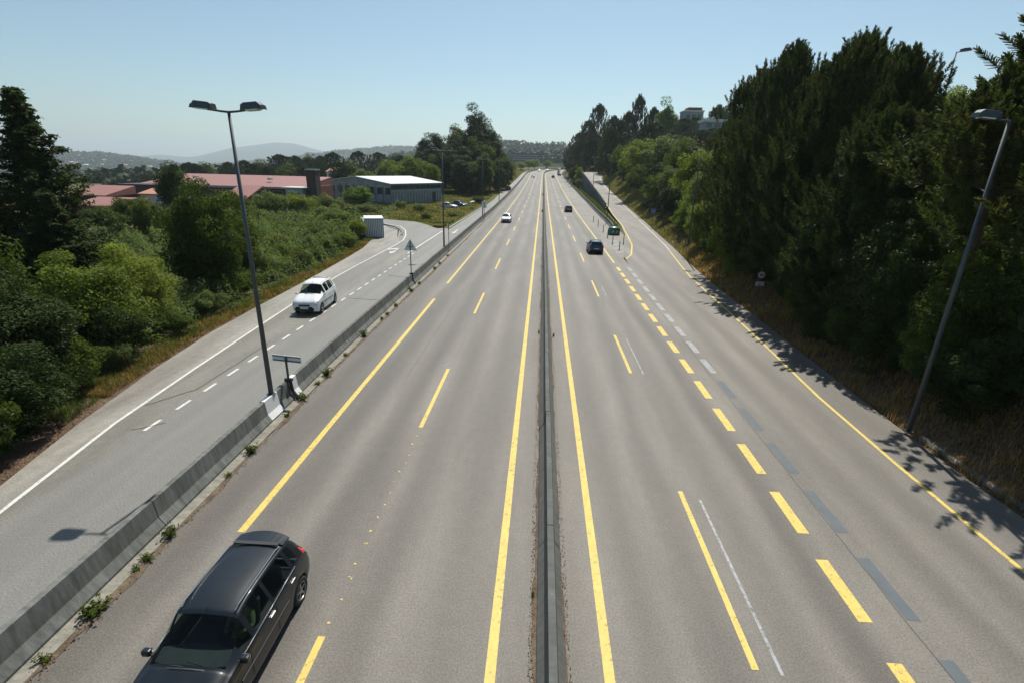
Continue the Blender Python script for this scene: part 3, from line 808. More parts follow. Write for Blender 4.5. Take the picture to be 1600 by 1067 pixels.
def make_car(shape, col, loc, rz, label, name, cat, detail=2, clear=False, group=None, driver=False):
    S = SHAPES[shape]; L = S['L']
    up = 4 if detail > 1 else 2
    Y = np.array(S['y']); n = len(Y)
    prof = np.zeros((n, 12, 3))
    for i in range(n):
        zc, zb, w, wr = S['zc'][i], S['zb'][i], S['w'][i], S['wr'][i]
        k = min(1, max(0, (zc-zb-.10)/.38)); zl = .20 if .2 < Y[i] < L-.2 else .27
        zr_ = zc-.05
        x7 = (w*.80)*(1-k)+(wr+.035)*k; z7 = (zb+.05+(zc-zb)*.25)*(1-k)+(zr_-.05)*k
        x8 = (w*.62)*(1-k)+(wr-.02)*k; z8 = (zb+.05+(zc-zb)*.5)*(1-k)+zr_*k
        x9 = (w*.3)*(1-k)+(wr*.55)*k; z9 = zc-.012
        zs = min(zb-.12, zl+.12)
        zm_ = zs+(zb-zs)*.42; zn = zs+(zb-zs)*.78
        pts = [(0, zl), (w-.14, zl), (w-.035, zl+.02), (w-.01, zs), (w+.004, zm_), (w-.002, zn), (w-.03, zb), (w-.06, zb+.025*k+.01), (x7, z7), (x8, z8), (x9, z9), (0, zc)]
        prof[i] = [(p[0], Y[i], p[1]) for p in pts]
    A = cat1(prof, up); A = np.swapaxes(cat1(np.swapaxes(A, 0, 1), 2), 0, 1)
    nY, nP = A.shape[:2]
    Yup = A[:, 0, 1]
    # wheel arches
    ra = .365
    for yw in S['wheels']:
        for i in range(nY):
            for j in range(nP):
                x, y, z = A[i, j]
                if x > .45 and abs(y-yw) < ra and j <= 14:
                    za = .30+math.sqrt(ra*ra-(y-yw)**2)
                    if z < za: A[i, j, 2] = za if x > .6 else max(z, za)
    def cell(i, j):
        """which part does the patch belong to; i along, j around (original index jj)"""
        y = (Yup[i]+Yup[min(i+1, nY-1)])/2; jj = j/2
        if S['ws'][0] <= y <= S['ws'][1] and jj >= 8: return 'windscreen'
        if jj >= 7 and jj < 8:
            for k, (a, b) in enumerate(S['side']):
                if a <= y <= b: return 'side_window%d' % k
        if S['rear'][0] <= y <= S['rear'][1] and jj >= 8.5: return 'rear_window'
        if y < .36 and y > .06 and 5 <= jj < 7 : return 'headlight'
        if y < .12 and 4 <= jj < 5: return 'body'
        if y > L-.32 and 5.5 <= jj < 7.5: return 'tail_light'
        return 'body'
    root = empty(name, loc, rz, label, cat, group)
    groups = {}
    for i in range(nY-1):
        for j in range(nP-1): groups.setdefault(cell(i, j), []).append((i, j))
    def grid_mesh(nm, cells, mat, sides=(1, -1), offset=0.0, parent=root):
        V = []; F = []; mp = {}
        for sx in sides:
            for (i, j) in cells:
                q = []
                for (a, b) in ((i, j), (i, j+1), (i+1, j+1), (i+1, j)):
                    p = A[a, b]; key = (round(p[0]*sx, 5), round(p[1], 5), round(p[2], 5))
                    if key not in mp: mp[key] = len(V); V.append((p[0]*sx, p[1], p[2]))
                    q.append(mp[key])
                if len(set(q)) < 3: continue
                if len(set(q)) == 3: q = list(dict.fromkeys(q))
                F.append(tuple(q) if sx > 0 else tuple(q[::-1]))
        o = mesh_obj(nm, V, F, mat, parent, smooth=True)
        o.data.transform(Matrix.Translation((0, -L/2, 0)))
        if offset:
            for v in o.data.vertices: v.co += v.normal*offset
        return o
    bodyc = [c for k, v in groups.items() if k in ('body',) for c in v]
    body = grid_mesh('body', bodyc, P_[col])
    G = M['glass_clear'] if clear else M['glass_dark']
    grid_mesh('windscreen', groups['windscreen'], G)
    grid_mesh('rear_window', groups['rear_window'], M['glass_dark'])
    for k in [k for k in groups if k.startswith('side_window')]:
        for sx in (1, -1): grid_mesh('side_window', groups[k], M['glass_clear'] if clear and k != 'side_window3' else M['glass_dark'], (sx,))
    for sx in (1, -1):
        grid_mesh('headlight', groups['headlight'], M['clear_lamp'], (sx,), .004)
        grid_mesh('tail_light', groups['tail_light'], M['red_lamp'], (sx,), .012)
    # dark inner shell so that the cabin is not see-through to the road
    MB().box((0, 0, .42), (1.5, L*.8, .32)).box((0, 0, .62), (1.25, L*.62, .2)).build('floor_pan', M['plastic'], root)
    w0 = S['w'][8]; hy = -L/2
    for yw in S['wheels']:
        for sx in (1, -1):
            wheel = empty_part = MB().lathe([(-.1, .19), (-.1, .27), (-.08, .305), (.07, .305), (.095, .28), (.1, .2), (.085, .19)], (sx*(w0-.115), yw+hy, .305), 'x', 28).build('wheel', M['rubber'], root, smooth=True)
            r = MB(); c = (sx*(w0-.04), yw+hy, .305)
            r.lathe([(-.02, .2), (.02*sx, .205), (.03*sx, .19), (.0, .185)], c, 'x', 24)
            r.lathe([(.012*sx, .0), (.018*sx, .05), (.0, .07)], c, 'x', 12)
            for k in range(5):
                a = 2*math.pi*k/5+.3
                r.box((c[0]+.004*sx, c[1]+math.cos(a)*.115, c[2]+math.sin(a)*.115), (.02, .16, .045), M=Matrix.Rotation(a, 3, 'X'))
            r.build('rim', M['rim'], wheel)
            MB().lathe([(-.06*sx, .2), (-.06*sx, .0)], c, 'x', 16).build('brake_disc', M['plastic'], wheel)
    for sx in (1, -1):
        xm = sx*(w0+.05); ym = S['ws'][0]+.22+hy; zm_ = S['zb'][6]+.07
        b = MB().box((xm, ym, zm_), (.16, .11, .12)).build('mirror', P_[col], root, bevel=.03)
        MB().box((sx*(w0-.02), ym+.01, zm_-.05), (.1, .06, .03)).build('mirror_arm', M['plastic'], b)
        MB().box((xm, ym+.057, zm_), (.13, .005, .09)).build('mirror_glass', M['chrome'], b)
        if detail > 1:
            for (a, b_) in S['side'][1:3]:
                MB().box((sx*(w0+.012), b_-.12+hy, S['zb'][10]-.10), (.03, .17, .03)).build('door_handle', M['chrome'] if col == 'black' else P_[col], root, bevel=.008)
            ys_ = [S['ws'][0]+.1]+[a for a, b_ in S['side'][1:]]+[S['side'][-1][1]]
            # belt moulding, lower rub strip, roof rail
            bm_ = MB(); bm_.tube([(sx*(w0-.028), S['ws'][0]+.25+hy, S['zb'][8]-.0), (sx*(w0-.028), 2.45+hy, S['zb'][12]+.003), (sx*(w0-.036), S['side'][-1][0]+hy, S['zb'][15]+.003)], .010, 6)
            bm_.build('belt_trim', M['chrome'] if col == 'black' else M['plastic'], root)
            MB().box((sx*(w0+.006), L*.5-.02+hy, .60), (.02, 1.7, .045)).build('rub_strip', M['chrome'] if col == 'black' and False else M['plastic'], root, bevel=.006)
            if shape == 'mpv':
                MB().tube([(sx*.52, 1.76+hy, 1.53), (sx*.525, 1.86+hy, 1.572), (sx*.52, 3.2+hy, 1.565), (sx*.51, 3.34+hy, 1.52)], .014, 6).build('roof_rail', M['chrome'] if col == 'black' else P_[col], root)
            # door shut lines
            for yy in (S['side'][1][0]-.30, S['side'][1][1]+.05, S['side'][2][1]+.02):
                MB().box((sx*(w0+.0035), yy+hy, .62), (.004, .012, .62)).build('shut_line', M['plastic'], root)
    # grille, bumper slot, plates
    MB().box((0, hy+.02, .60), (.7, .07, .10)).box((0, hy-.0, .36), (1.0, .06, .13)).build('grille', M['plastic'], root, bevel=.01)
    MB().box((0, hy-.02, .46), (.5, .02, .11)).build('number_plate', M['plate'], root)
    MB().box((0, -hy+.0, .62), (.5, .03, .11)).build('number_plate', M['plate'], root)
    MB().box((0, -hy-.03, .42), (1.3, .12, .16)).build('rear_bumper', M['plastic'] if col != 'white' else P_[col], root, bevel=.03)
    if detail > 1:
        MB().tube([(.55, S['ws'][0]+hy-.02, S['zc'][6]-.05), (-.02, S['ws'][0]+hy+.05, S['zc'][6]+.01)], .012, 6).tube([(-.05, S['ws'][0]+hy-.03, S['zc'][6]-.02), (-.6, S['ws'][0]+hy+.02, S['zc'][6]-.04)], .012, 6).build('wiper', M['plastic'], root)
        cw = [(x, S['ws'][0]+hy-.03-.03*(1-(x/.66)**2), S['zc'][6]-.018-.085*(x/.66)**2) for x in np.linspace(-.62, .62, 9)]
        MB().tube([(x, y, z-.012) for x, y, z in cw], .022, 6).build('cowl', M['plastic'], root)
    if shape == 'mpv' and detail > 1:
        V = []
        for x in np.linspace(-.56, .56, 9):
            q = (x/.56)**2
            V += [(x, 3.42+hy-.02*q, 1.552-.035*q), (x, 3.78+hy-.10*q, 1.528-.05*q), (x, 3.78+hy-.10*q, 1.495-.05*q), (x, 3.42+hy-.02*q, 1.52-.035*q)]
        F = [(4*i+j, 4*i+4+j, 4*i+4+(j+1) % 4, 4*i+(j+1) % 4) for i in range(8) for j in range(4)]+[(0, 1, 2, 3), (35, 34, 33, 32)]
        mesh_obj('roof_spoiler', V, F, P_[col], root)
        MB().box((0, 3.36+hy, 1.572), (1.0, .09, .014), M=Matrix.Rotation(-.04, 3, 'X')).build('roof_gap', M['plastic'], root)
        MB().tube([(0.0, 1.75+hy, 1.585), (0, 1.8+hy, 1.61)], .012, 8).build('aerial', M['plastic'], root)
    if clear:
        V = []; F = []
        for x in np.linspace(-.7, .7, 9):
            q = (x/.7)**2
            V += [(x, 1.06+hy+.1*q, 1.0-.04*q), (x, 1.50+hy-.12*q, 1.02), (x, 1.54+hy-.12*q, .72)]
        F = [(3*i+j, 3*i+3+j, 3*i+4+j, 3*i+1+j) for i in range(8) for j in range(2)]
        mesh_obj('dashboard', V, F, M['seatcloth'], root)
        for sx in (-.36, .36):
            MB().box((sx, 1.95+hy, .62), (.48, .5, .16)).box((sx, 2.28+hy, .92), (.46, .13, .62), M=Matrix.Rotation(-.2, 3, 'X')).box((sx, 2.36+hy, 1.24), (.24, .09, .16)).build('seat', M['seatcloth'], root, bevel=.04)
        MB().box((0, 2.85+hy, .62), (1.2, .5, .16)).box((0, 3.12+hy, .9), (1.2, .13, .6)).build('rear_seat', M['seatcloth'], root, bevel=.04)
        pts = [(.36+.17*math.cos(a), 1.66+hy+.07*math.sin(a), .98+.16*math.sin(a)) for a in np.linspace(0, 2*math.pi, 17)]
        MB().tube(pts, .015, 6, cap=False).build('steering_wheel', M['plastic'], root)
    return root
# traffic towards the camera has its front at -Y (cars are built with the front at -Y)
car = make_car('mpv', 'black', (-5.60, 6.68, 0), R_(0.5), 'black people carrier with roof rails, closest vehicle at the bottom left', 'people_carrier', 'car', 2, clear=True)
car.scale = (.94, 1.0, .98)
wv = make_car('mpv', 'white', (-14.42, 30.6, 0), R_(4), 'white people carrier driving on the service road beside the white dashes', 'people_carrier', 'car', 2, clear=True)
wv.scale = (.97, .97, 1.12)
make_car('hatch', 'white', (-5.95, 87.6, 0), 0, 'white hatchback coming along the left lane of the motorway, near the square sign', 'hatchback_car', 'car', 2)
make_car('hatch', 'teal', (6.28, 57.9, 0), R_(180), 'dark teal hatchback seen from behind in the right lane, near the gore posts', 'hatchback_car', 'car', 2)
make_car('hatch', 'grey', (5.85, 113, 0), R_(180), 'grey hatchback seen from behind in the right lane, ahead of the teal one', 'hatchback_car', 'car', 1)
far = [('black', -5.4, 285, 0, 'small dark car coming down the left side far along the straight'),
       ('black', 5.6, 290, 180, 'small dark car far along the right side of the motorway, before the bend'),
       ('silver', -2.6, 395, 0, 'pale car just out of the far bend on the left side'),
       ('silver', -6.2, 380, 0, 'tiny silver car at the outer edge of the far bend'),
       ('white', -4.2, 450, 0, 'tiny white car deep in the far bend')]
for c, o, s, r, lb in far:
    x, y = road(s, o); a = (s-SC)/RC if s > SC else 0
    make_car('hatch', c, (x, y, float(zmain(s))), R_(r)-a, lb, 'hatchback_car', 'car', 1)
q = [('black', 9.9, 318), ('silver', 9.6, 330), ('black', 9.7, 345), ('red', 9.4, 361), ('black', 7.9, 383), ('grey', 5.6, 402)]
for k, (c, o, s) in enumerate(q):
    x, y = road(s, o); a = max(0, (s-SC)/RC)
    make_car('hatch', c, (x, y, float(zmain(s))), R_(180)-a, ['first', 'second', 'third', 'fourth', 'fifth', 'sixth'][k]+' car from the near end of the far queue on the right', 'hatchback_car', 'car', 1, group='cars in the far queue')
zp = gz(-20, 118)+.1
make_car('hatch', 'white', (-16.3, 129.5, zp), R_(-70), 'white car parked sideways next to the left road, behind a round shrub', 'hatchback_car', 'car', 1)
make_car('hatch', 'teal', (-19.3, 121, zp), R_(60), 'dark car parked on the grass lot left of the service road', 'hatchback_car', 'car', 1)
make_car('hatch', 'silver', (-20.9, 115, zp), R_(75), 'silver car parked lowest on the grass lot, half hidden by weeds', 'hatchback_car', 'car', 1)
make_car('hatch', 'black', (-12.1, 186, float(zmain(186))), R_(180), 'dark car driving away on the narrow service road beyond the parked cars', 'hatchback_car', 'car', 1)

# driver of the near car
def driver(x, y, z, shirt, label):
    t = empty('person', (x, y, z), 0, label, 'person')
    J = [(0, 0, .0), (0, .02, .2), (0, .05, .42), (0, .04, .53), (0, .0, .62), (0, -.02, .72),  # pelvis..head
         (.17, .04, .44), (.24, -.1, .26), (.12, -.33, .32), (-.17, .04, .44), (-.24, -.1, .26), (-.12, -.33, .32), (.1, -.35, .02), (-.1, -.35, .02), (.1, -.6, -.3), (-.1, -.6, -.3)]
    E = [(0, 1), (1, 2), (2, 3), (3, 4), (4, 5), (2, 6), (6, 7), (7, 8), (2, 9), (9, 10), (10, 11), (0, 12), (0, 13), (12, 14), (13, 15)]
    Rr = [.15, .14, .15, .06, .085, .075, .07, .05, .035, .07, .05, .035, .08, .08, .055, .055]
    me = bpy.data.meshes.new('body'); me.from_pydata(J, E, []); o = bpy.data.objects.new('body', me); COL.objects.link(o); o.parent = t
    o.modifiers.new('Skin', 'SKIN'); sv = me.skin_vertices[0].data
    for i, r in enumerate(Rr): sv[i].radius = (r, r)
    sv[0].use_root = True
    o.modifiers.new('Sub', 'SUBSURF').levels = 1
    me.materials.append(plain('shirt_'+shirt, (.15, .19, .08), .9))
    MB().lathe([(.02, .0), (.02, .085), (-.03, .1), (-.1, .085), (-.14, .0)], (0, 0, .76), 'z', 14).build('hair', plain('hair', (.03, .02, .015), .9), t, smooth=True)
    return t
driver(-5.60+.33, 6.68+(2.12-4.05/2), .60, 'green', 'driver in a pale green shirt inside the black people carrier')
driver(-14.42+.36, 30.6+(2.15-4.05/2), .60, 'pale', 'driver inside the white people carrier on the service road')
# ------------------------------------------------------------------ buildings
M['wall_brick'] = plain('red_brick_wall', (.17, .06, .045), .9, var=.25, scale=2)
M['tower_brick'] = plain('dark_brick', (.075, .04, .033), .9, var=.25, scale=2)
M['roof_red'] = plain('red_sheet_roof', (.27, .12, .10), .6, var=.1, scale=1)
M['wall_dark'] = plain('dark_facade', (.05, .035, .04), .6)
M['metal_roof'] = plain('pale_metal_roof', (.55, .58, .6), .5, .1, var=.06, scale=.4)
M['cladding'] = plain('grey_blue_cladding', (.27, .31, .315), .6, .1, var=.25, scale=.8)
M['cladding_dark'] = plain('grey_side_cladding', (.13, .145, .155), .7, var=.2, scale=.8)
M['pane'] = plain('window_glass', (.05, .07, .08), .12, .2, var=.3)
M['wall_white'] = plain('white_render', (.6, .6, .57), .8)
M['wall_grey'] = plain('grey_render', (.28, .31, .33), .8)
M['roof_tile'] = plain('orange_tile_roof', (.42, .2, .13), .8)
M['container'] = plain('grey_container', (.27, .31, .33), .6, .2, var=.1)

# long shed with a pale metal roof
gA = gz(-35, 119)
A = Vector((-35.1, 118.6)); dl = Vector((.46, .888)); dp = Vector((-.888, .46)); Ls, Ws = 18.6, 22.0
t = empty('shed', (A.x, A.y, gA), 0, 'long grey shed with a pale metal roof and a glazed upper band', 'shed')
def SP(a, b, z): v = dl*a+dp*b; return (v.x, v.y, z-gA)
V = [SP(0, 0, -1), SP(Ls, 0, -1), SP(Ls, Ws, -1), SP(0, Ws, -1), SP(0, 0, 4.55), SP(Ls, 0, 4.55), SP(Ls, Ws, 4.55), SP(0, Ws, 4.55), SP(0, Ws/2, 5.85), SP(Ls, Ws/2, 5.85)]
V = [(x, y, z if z > -gA-.5 else -.6) for x, y, z in V]
mesh_obj('wall', V, [(0, 1, 5, 4), (1, 2, 6, 9, 5), (2, 3, 7, 6), (3, 0, 4, 8, 7)], M['cladding'], t)
def slab(a0, b0, z0, a1, b1, z1, th=.14):
    q = [SP(a0, b0, z0), SP(a1, b0, z0), SP(a1, b1, z1), SP(a0, b1, z1)]
    V = q+[(x, y, z+th) for x, y, z in q]
    return V, [(3, 2, 1, 0), (4, 5, 6, 7), (0, 1, 5, 4), (1, 2, 6, 5), (2, 3, 7, 6), (3, 0, 4, 7)]
mb = MB(); mb.add(*slab(-.5, -.5, 4.51, Ls+.5, Ws/2, 5.87)); mb.add(*slab(-.5, Ws+.5, 4.51, Ls+.5, Ws/2, 5.87))
mb.build('roof', M['metal_roof'], t)
rzs = math.atan2(dl.y, dl.x)
for k in range(9):
    c = SP(1.0+2.05*k, -.05, 3.75); MB().box(c, (1.85, .08, .95), rzs).build('window', M['pane'], t)
mb = MB()
for k in range(18): mb.box(SP(.5+1.03*k, -.06, 1.3+gA*.5), (.10, .1, 3.2), rzs)
mb.build_each('cladding_rib', M['cladding_dark'], t)
for k in range(8):
    MB().box(SP(-.05, .9+2.7*k, 2.9), (.08, 1.6, 1.5), rzs).build('window', M['pane'], t)
for k in range(10):
    MB().box(SP(-.07, .1+2.42*k, 2.0), (.1, .18, 4.4 if 2 < k < 8 else 3.6), rzs).build('column', M['cladding_dark'], t)
MB().box(SP(15.5, -.07, 1.2), (1.2, .1, 2.4), rzs).build('door', M['wall_dark'], t)

def block(name, lb, cat, c, d, ztop, mat, rz=0.0, base=None):
    g0 = gz(c[0], c[1])-.5 if base is None else base
    t = empty(name, (c[0], c[1], g0), rz, lb, cat); h = ztop-g0
    MB().box((0, 0, h/2), (d[0], d[1], h)).build('wall', mat, t)
    return t, h
# school with red roofs
t, h = block('school_building', 'long low brick building with a wide pink-red roof behind the bushes', 'building', (-65.5, 111), (34, 13), 4.0, M['wall_brick'])
mb = MB(); mb.prism([(-8.2, h-.05), (7.5, h+1.75), (8.2, h+1.6), (8.2, h-.2), (-8.2, h-.25)], 'x', -18, 16.5); mb.build('roof', M['roof_red'], t)
MB().box((0, -8.22, h-.22), (34.6, .08, .4)).build('fascia', M['wall_grey'], t)
for k in range(9): f = MB().box((-14.5+3.6*k, -6.52, h-1.5), (2.2, .08, 1.3)).build('window', M['wall_white'], t); MB().box((-14.5+3.6*k, -6.57, h-1.5), (1.9, .06, 1.1)).build('pane', M['pane'], f)
for x_ in (-9.5, 7): MB().box((x_, -2, h+1.35), (.9, .9, .5)).build('skylight', M['wall_white'], t)
t, h = block('entrance_block', 'small annex with a sloping pink roof in front of the long brick building', 'building', (-57.2, 96), (4.4, 6), 2.6, M['wall_brick'])
MB().prism([(-3.3, h-.3), (3.2, h+1.75), (3.2, h+1.5), (-3.3, h-.5)], 'x', -2.5, 2.4).build('roof', M['roof_red'], t)
MB().box((-1, -3.03, h-1.2), (1.4, .06, 1.1)).build('window', M['pane'], t)
t, h = block('brick_tower', 'square dark brick tower at the right end of the long pink roof', 'building', (-46.1, 102.5), (1.9, 2.2), 7.4, M['tower_brick'])
MB().box((0, 0, h+.1), (2.1, 2.4, .22)).build('coping', M['wall_grey'], t)
MB().box((0.5, -1.13, h*.5), (.4, .06, h*.8)).build('window', M['pane'], t)
t, h = block('link_block', 'low grey block between the brick tower and the shed', 'building', (-49.2, 102), (3.4, 4), 4.0, M['wall_grey'])
MB().box((0, 0, h+.06), (4.9, 4.3, .14)).build('roof', M['wall_white'], t)
MB().box((0, -2.03, h-1.4), (2.4, .06, 1.0)).build('window', M['pane'], t)
t, h = block('pavilion', 'left pavilion with a pink-red roof beside a dark flat block', 'building', (-79, 88), (7.5, 6), 2.8, M['wall_brick'])
MB().prism([(-3.6, h-.1), (3.4, h+1.25), (3.4, h-.2), (-3.6, h-.3)], 'x', -4.1, 4.1).build('roof', M['roof_red'], t)
MB().box((0, -3.03, h-1.1), (5, .06, 1.0)).build('window', M['pane'], t)
t, h = block('dark_block', 'dark flat-topped block between the pink roofs on the left', 'building', (-76, 97), (9.5, 5), 4.1, M['wall_dark'])
MB().box((0, 0, h+.05), (9.8, 5.3, .12)).build('roof', M['wall_dark'], t)
MB().box((0, -2.53, h-1.3), (8.2, .06, .7)).build('window', M['pane'], t)
t, h = block('low_annex', 'lowest pink roof in front of the dark block on the left', 'building', (-71, 81), (8.5, 5), 1.7, M['wall_brick'])
MB().prism([(-3.0, h-.1), (2.8, h+.85), (2.8, h-.2), (-3.0, h-.3)], 'x', -4.6, 4.6).build('roof', M['roof_red'], t)
MB().box((0, -2.53, h-1.1), (6, .06, .9)).build('window', M['pane'], t)
t, h = block('side_annex', 'pale orange roof showing just left of the round dark tree', 'building', (-70.5, 93), (6, 5), 2.9, M['wall_white'])
MB().prism([(-2.9, h-.1), (2.7, h+1.05), (2.7, h-.2), (-2.9, h-.3)], 'x', -3.2, 3.2).build('roof', M['roof_tile'], t)
def house(lb, c, d, zt, rz=0, wall='wall_white', roof='roof_tile', group=None, name='house', hip=True):
    t, h = block(name, lb, 'house', c, d, zt-1.6, M[wall], R_(rz))
    if group: t['group'] = group
    a, b = d[0]/2+.4, d[1]/2+.4; k = a*.55 if hip else a
    MB().add([(-a, -b, h), (a, -b, h), (a, b, h), (-a, b, h), (-k if hip else -a, 0, h+1.7), (k if hip else a, 0, h+1.7)], [(3, 2, 1, 0), (0, 1, 5, 4), (1, 2, 5), (2, 3, 4, 5), (3, 0, 4)]).build('roof', M[roof], t)
    for x_ in (-d[0]*.28, d[0]*.28): MB().box((x_, -d[1]/2-.03, h-1.5), (1.3, .06, 1.2)).build('window', M['pane'], t)
    return t
house('small house with an orange hipped roof among the trees above the shed', (-80.5, 201), (6, 6), 7.2)
# buildings on the right hilltop
t, h = block('hilltop_building', 'grey square building at the top of the right hill beside a light green tree', 'building', (54.5, 207), (6.8, 7), 29.6, M['wall_grey'])
MB().box((0, 0, h+.25), (7.2, 7.4, .5)).build('roof', M['wall_white'], t); MB().box((.5, 0, h+1.0), (5, 5, 1.1)).build('penthouse', M['wall_brick'], t)
for x_ in (-2, 0, 2): MB().box((x_, -3.53, h-1.6), (1.2, .06, 1.3)).build('window', M['pane'], t)
t, h = block('hilltop_pavilion', 'low building with a long white roof edge on the right hill', 'building', (54, 176.5), (7.4, 6), 23.7, M['wall_grey'])
MB().box((0, 0, h+.42), (8.6, 7, .8)).build('roof', M['wall_white'], t)
for x_ in (-2.4, 0, 2.4): MB().box((x_, -3.03, h-1.0), (1.5, .06, 1.1)).build('window', M['pane'], t)
# dark long building far beyond the bend
g0 = gz(-22, 700)
t, h = block('viaduct_building', 'long dark building far away above the bend of the motorway', 'building', (-24, 700), (36, 12), 25.5, M['wall_dark'])
for k in range(3): MB().box((0, -6.1, h-2.0-2.6*k), (34, .2, .9)).build('window_band', M['wall_grey'], t)
MB().box((0, 0, h+.3), (38, 13, .5)).build('roof', M['wall_dark'], t)
# container by the side street
t = empty('container', (-21.75, 64.9, .0), R_(20), 'grey box container standing by the side street behind the shrubs', 'container')
MB().box((0, 0, 1.22), (2.3, 3.6, 2.35)).build('body', M['container'], t, bevel=.02)
mb = MB()
for k in range(10): mb.box((-.98+.218*k, -1.81, 1.2), (.07, .03, 2.1))
mb.build_each('door_rib', M['alu'], t)
mb = MB()
for k in range(15): mb.box((1.16, -1.65+.235*k, 1.2), (.03, .07, 2.15))
mb.build_each('side_rib', M['container'], t)
MB().box((0, 0, 2.43), (2.36, 3.66, .06)).build('roof', M['alu'], t)
# town on the left hillside
rr = random.Random(21); proto = {}
n = 0
while n < 150:
    y = rr.uniform(1250, 2250); x = -rr.uniform(.72, .97)*y
    z = gz(x, y)
    if z > 6 or (z > -25 and rr.random() < .6): continue
    k = rr.choice(['a', 'b', 'c', 'd']); n += 1
    if k not in proto:
        w = {'a': 'roof_tile', 'b': 'roof_red', 'c': 'metal_roof', 'd': 'roof_tile'}[k]
        mb = MB(); a, b, h = {'a': (7, 6, 7), 'b': (9, 7, 6), 'c': (13, 8, 9), 'd': (6, 6, 10)}[k]
        o = MB().box((0, 0, h/2-2), (2*a, 2*b, h+4)).build('hillside_house', M['wall_white'])
        MB().add([(-a-1, -b-1, h), (a+1, -b-1, h), (a+1, b+1, h), (-a-1, b+1, h), (-a*.5, 0, h+3.2), (a*.5, 0, h+3.2)], [(3, 2, 1, 0), (0, 1, 5, 4), (1, 2, 5), (2, 3, 4, 5), (3, 0, 4)]).build('roof', M[w], o)
        tag(o, 'small pale house in the town on the far left hillside', 'house', 'houses of the town on the far left hillside'); proto[k] = o
    else: o = copy_tree(proto[k])
    o.location = (x, y, z); o.rotation_euler = (0, 0, rr.uniform(-.6, .6))

# ------------------------------------------------------------------ foliage generators
def unit(rs, n):
    v = rs.normal(size=(n, 3)); return v/np.linalg.norm(v, axis=1)[:, None]
def leaves(P, Nrm, size, rs, aspect=.5, droop=0.0):
    """rhombic leaf quads at P with approximate normals Nrm"""
    n = len(P)
    nr = Nrm+rs.normal(size=(n, 3))*.7; nr /= np.linalg.norm(nr, axis=1)[:, None]+1e-9
    a = rs.normal(size=(n, 3)); a[:, 2] -= droop
    u = a-nr*np.sum(a*nr, 1)[:, None]; u /= np.linalg.norm(u, axis=1)[:, None]+1e-9
    v = np.cross(nr, u)
    s = size*(.6+.8*rs.rand(n))[:, None]
    V = np.stack([P-u*s*.5, P+v*s*.5*aspect, P+u*s*.5, P-v*s*.5*aspect], 1).reshape(-1, 3)
    F = np.arange(4*n).reshape(n, 4)
    return V, F
def crown_round(seed, R=3.0, H=6.0, nc=60, npc=300, leaf=.2, rc=.9, low=.35, spiky=0.0, top=.75):
    """lumpy crown made of clumps of leaves; z from 0 to H; gaps between the clumps"""
    rs = RS(seed)
    cs = []; 
    d = unit(rs, nc)
    d[:, 2] = np.abs(d[:, 2])*np.where(rs.rand(nc) < low, -1, 1)
    lum = 1+.22*np.sin(d[:, 0]*5+seed)+.18*np.sin(d[:, 1]*6+2*seed)
    fr = (.35+.65*rs.rand(nc)**.5)*lum
    c = d*fr[:, None]*np.array([R-rc*.6, R-rc*.6, H/2-rc*.6])
    wid = np.where(c[:, 2] > 0, 1-(1-top)*(c[:, 2]/(H/2)), 1.0)[:, None]
    c[:, :2] *= wid
    c[:, 2] += H/2
    P = []; Nn = []
    for i in range(nc):
        r = rc*rs.uniform(.55, 1.25)
        dd = unit(rs, npc); rad = r*(.45+.55*rs.rand(npc)**.6)
        p = c[i]+dd*rad[:, None]*np.array([1, 1, .72])
        P.append(p); Nn.append(dd+np.array([0, 0, .5]))
    # loose inner leaves
    m = nc*npc//8; dd = unit(rs, m); P.append(dd*(rs.rand(m)**.4)[:, None]*np.array([R*.75, R*.75, H*.38])+[0, 0, H/2]); Nn.append(dd)
    P = np.concatenate(P); Nn = np.concatenate(Nn)
    P[:, 2] = np.maximum(P[:, 2], -.1)
    return leaves(P, Nn, leaf, rs), c
def trunk_mesh(seed, c, R, base, r0, mat, name='trunk', nlimb=10):
    """tapered trunk with limbs reaching into the clumps; crown coordinates start at z=base"""
    rs = RS(seed+99); mb = MB()
    top = c[:, 2].max()*.8+base
    pts = []; x = y = 0.0
    for k in range(6):
        t = k/5; pts.append((x, y, t*top)); x += rs.uniform(-.12, .12)*R*.3; y += rs.uniform(-.12, .12)*R*.3
    mb.tube([(0, 0, -.4)]+pts, [r0*1.35]+[r0*(1-.85*k/5) for k in range(6)], 8)
    sel = rs.permutation(len(c))[:nlimb]
    for i in sel:
        e = c[i].copy(); e[2] += base
        z0 = max(base*.5, min(e[2]-.3*abs(e[0])-.4, top*.9)); k = min(5, int(z0/top*5)); s = pts[k]
        m_ = ((s[0]+e[0])*.5, (s[1]+e[1])*.5, (z0+e[2])*.5+.1*R)
        mb.tube([(s[0], s[1], z0), m_, tuple(e)], [r0*.4, r0*.25, r0*.08], 6)
    return mb
PROTO = {}
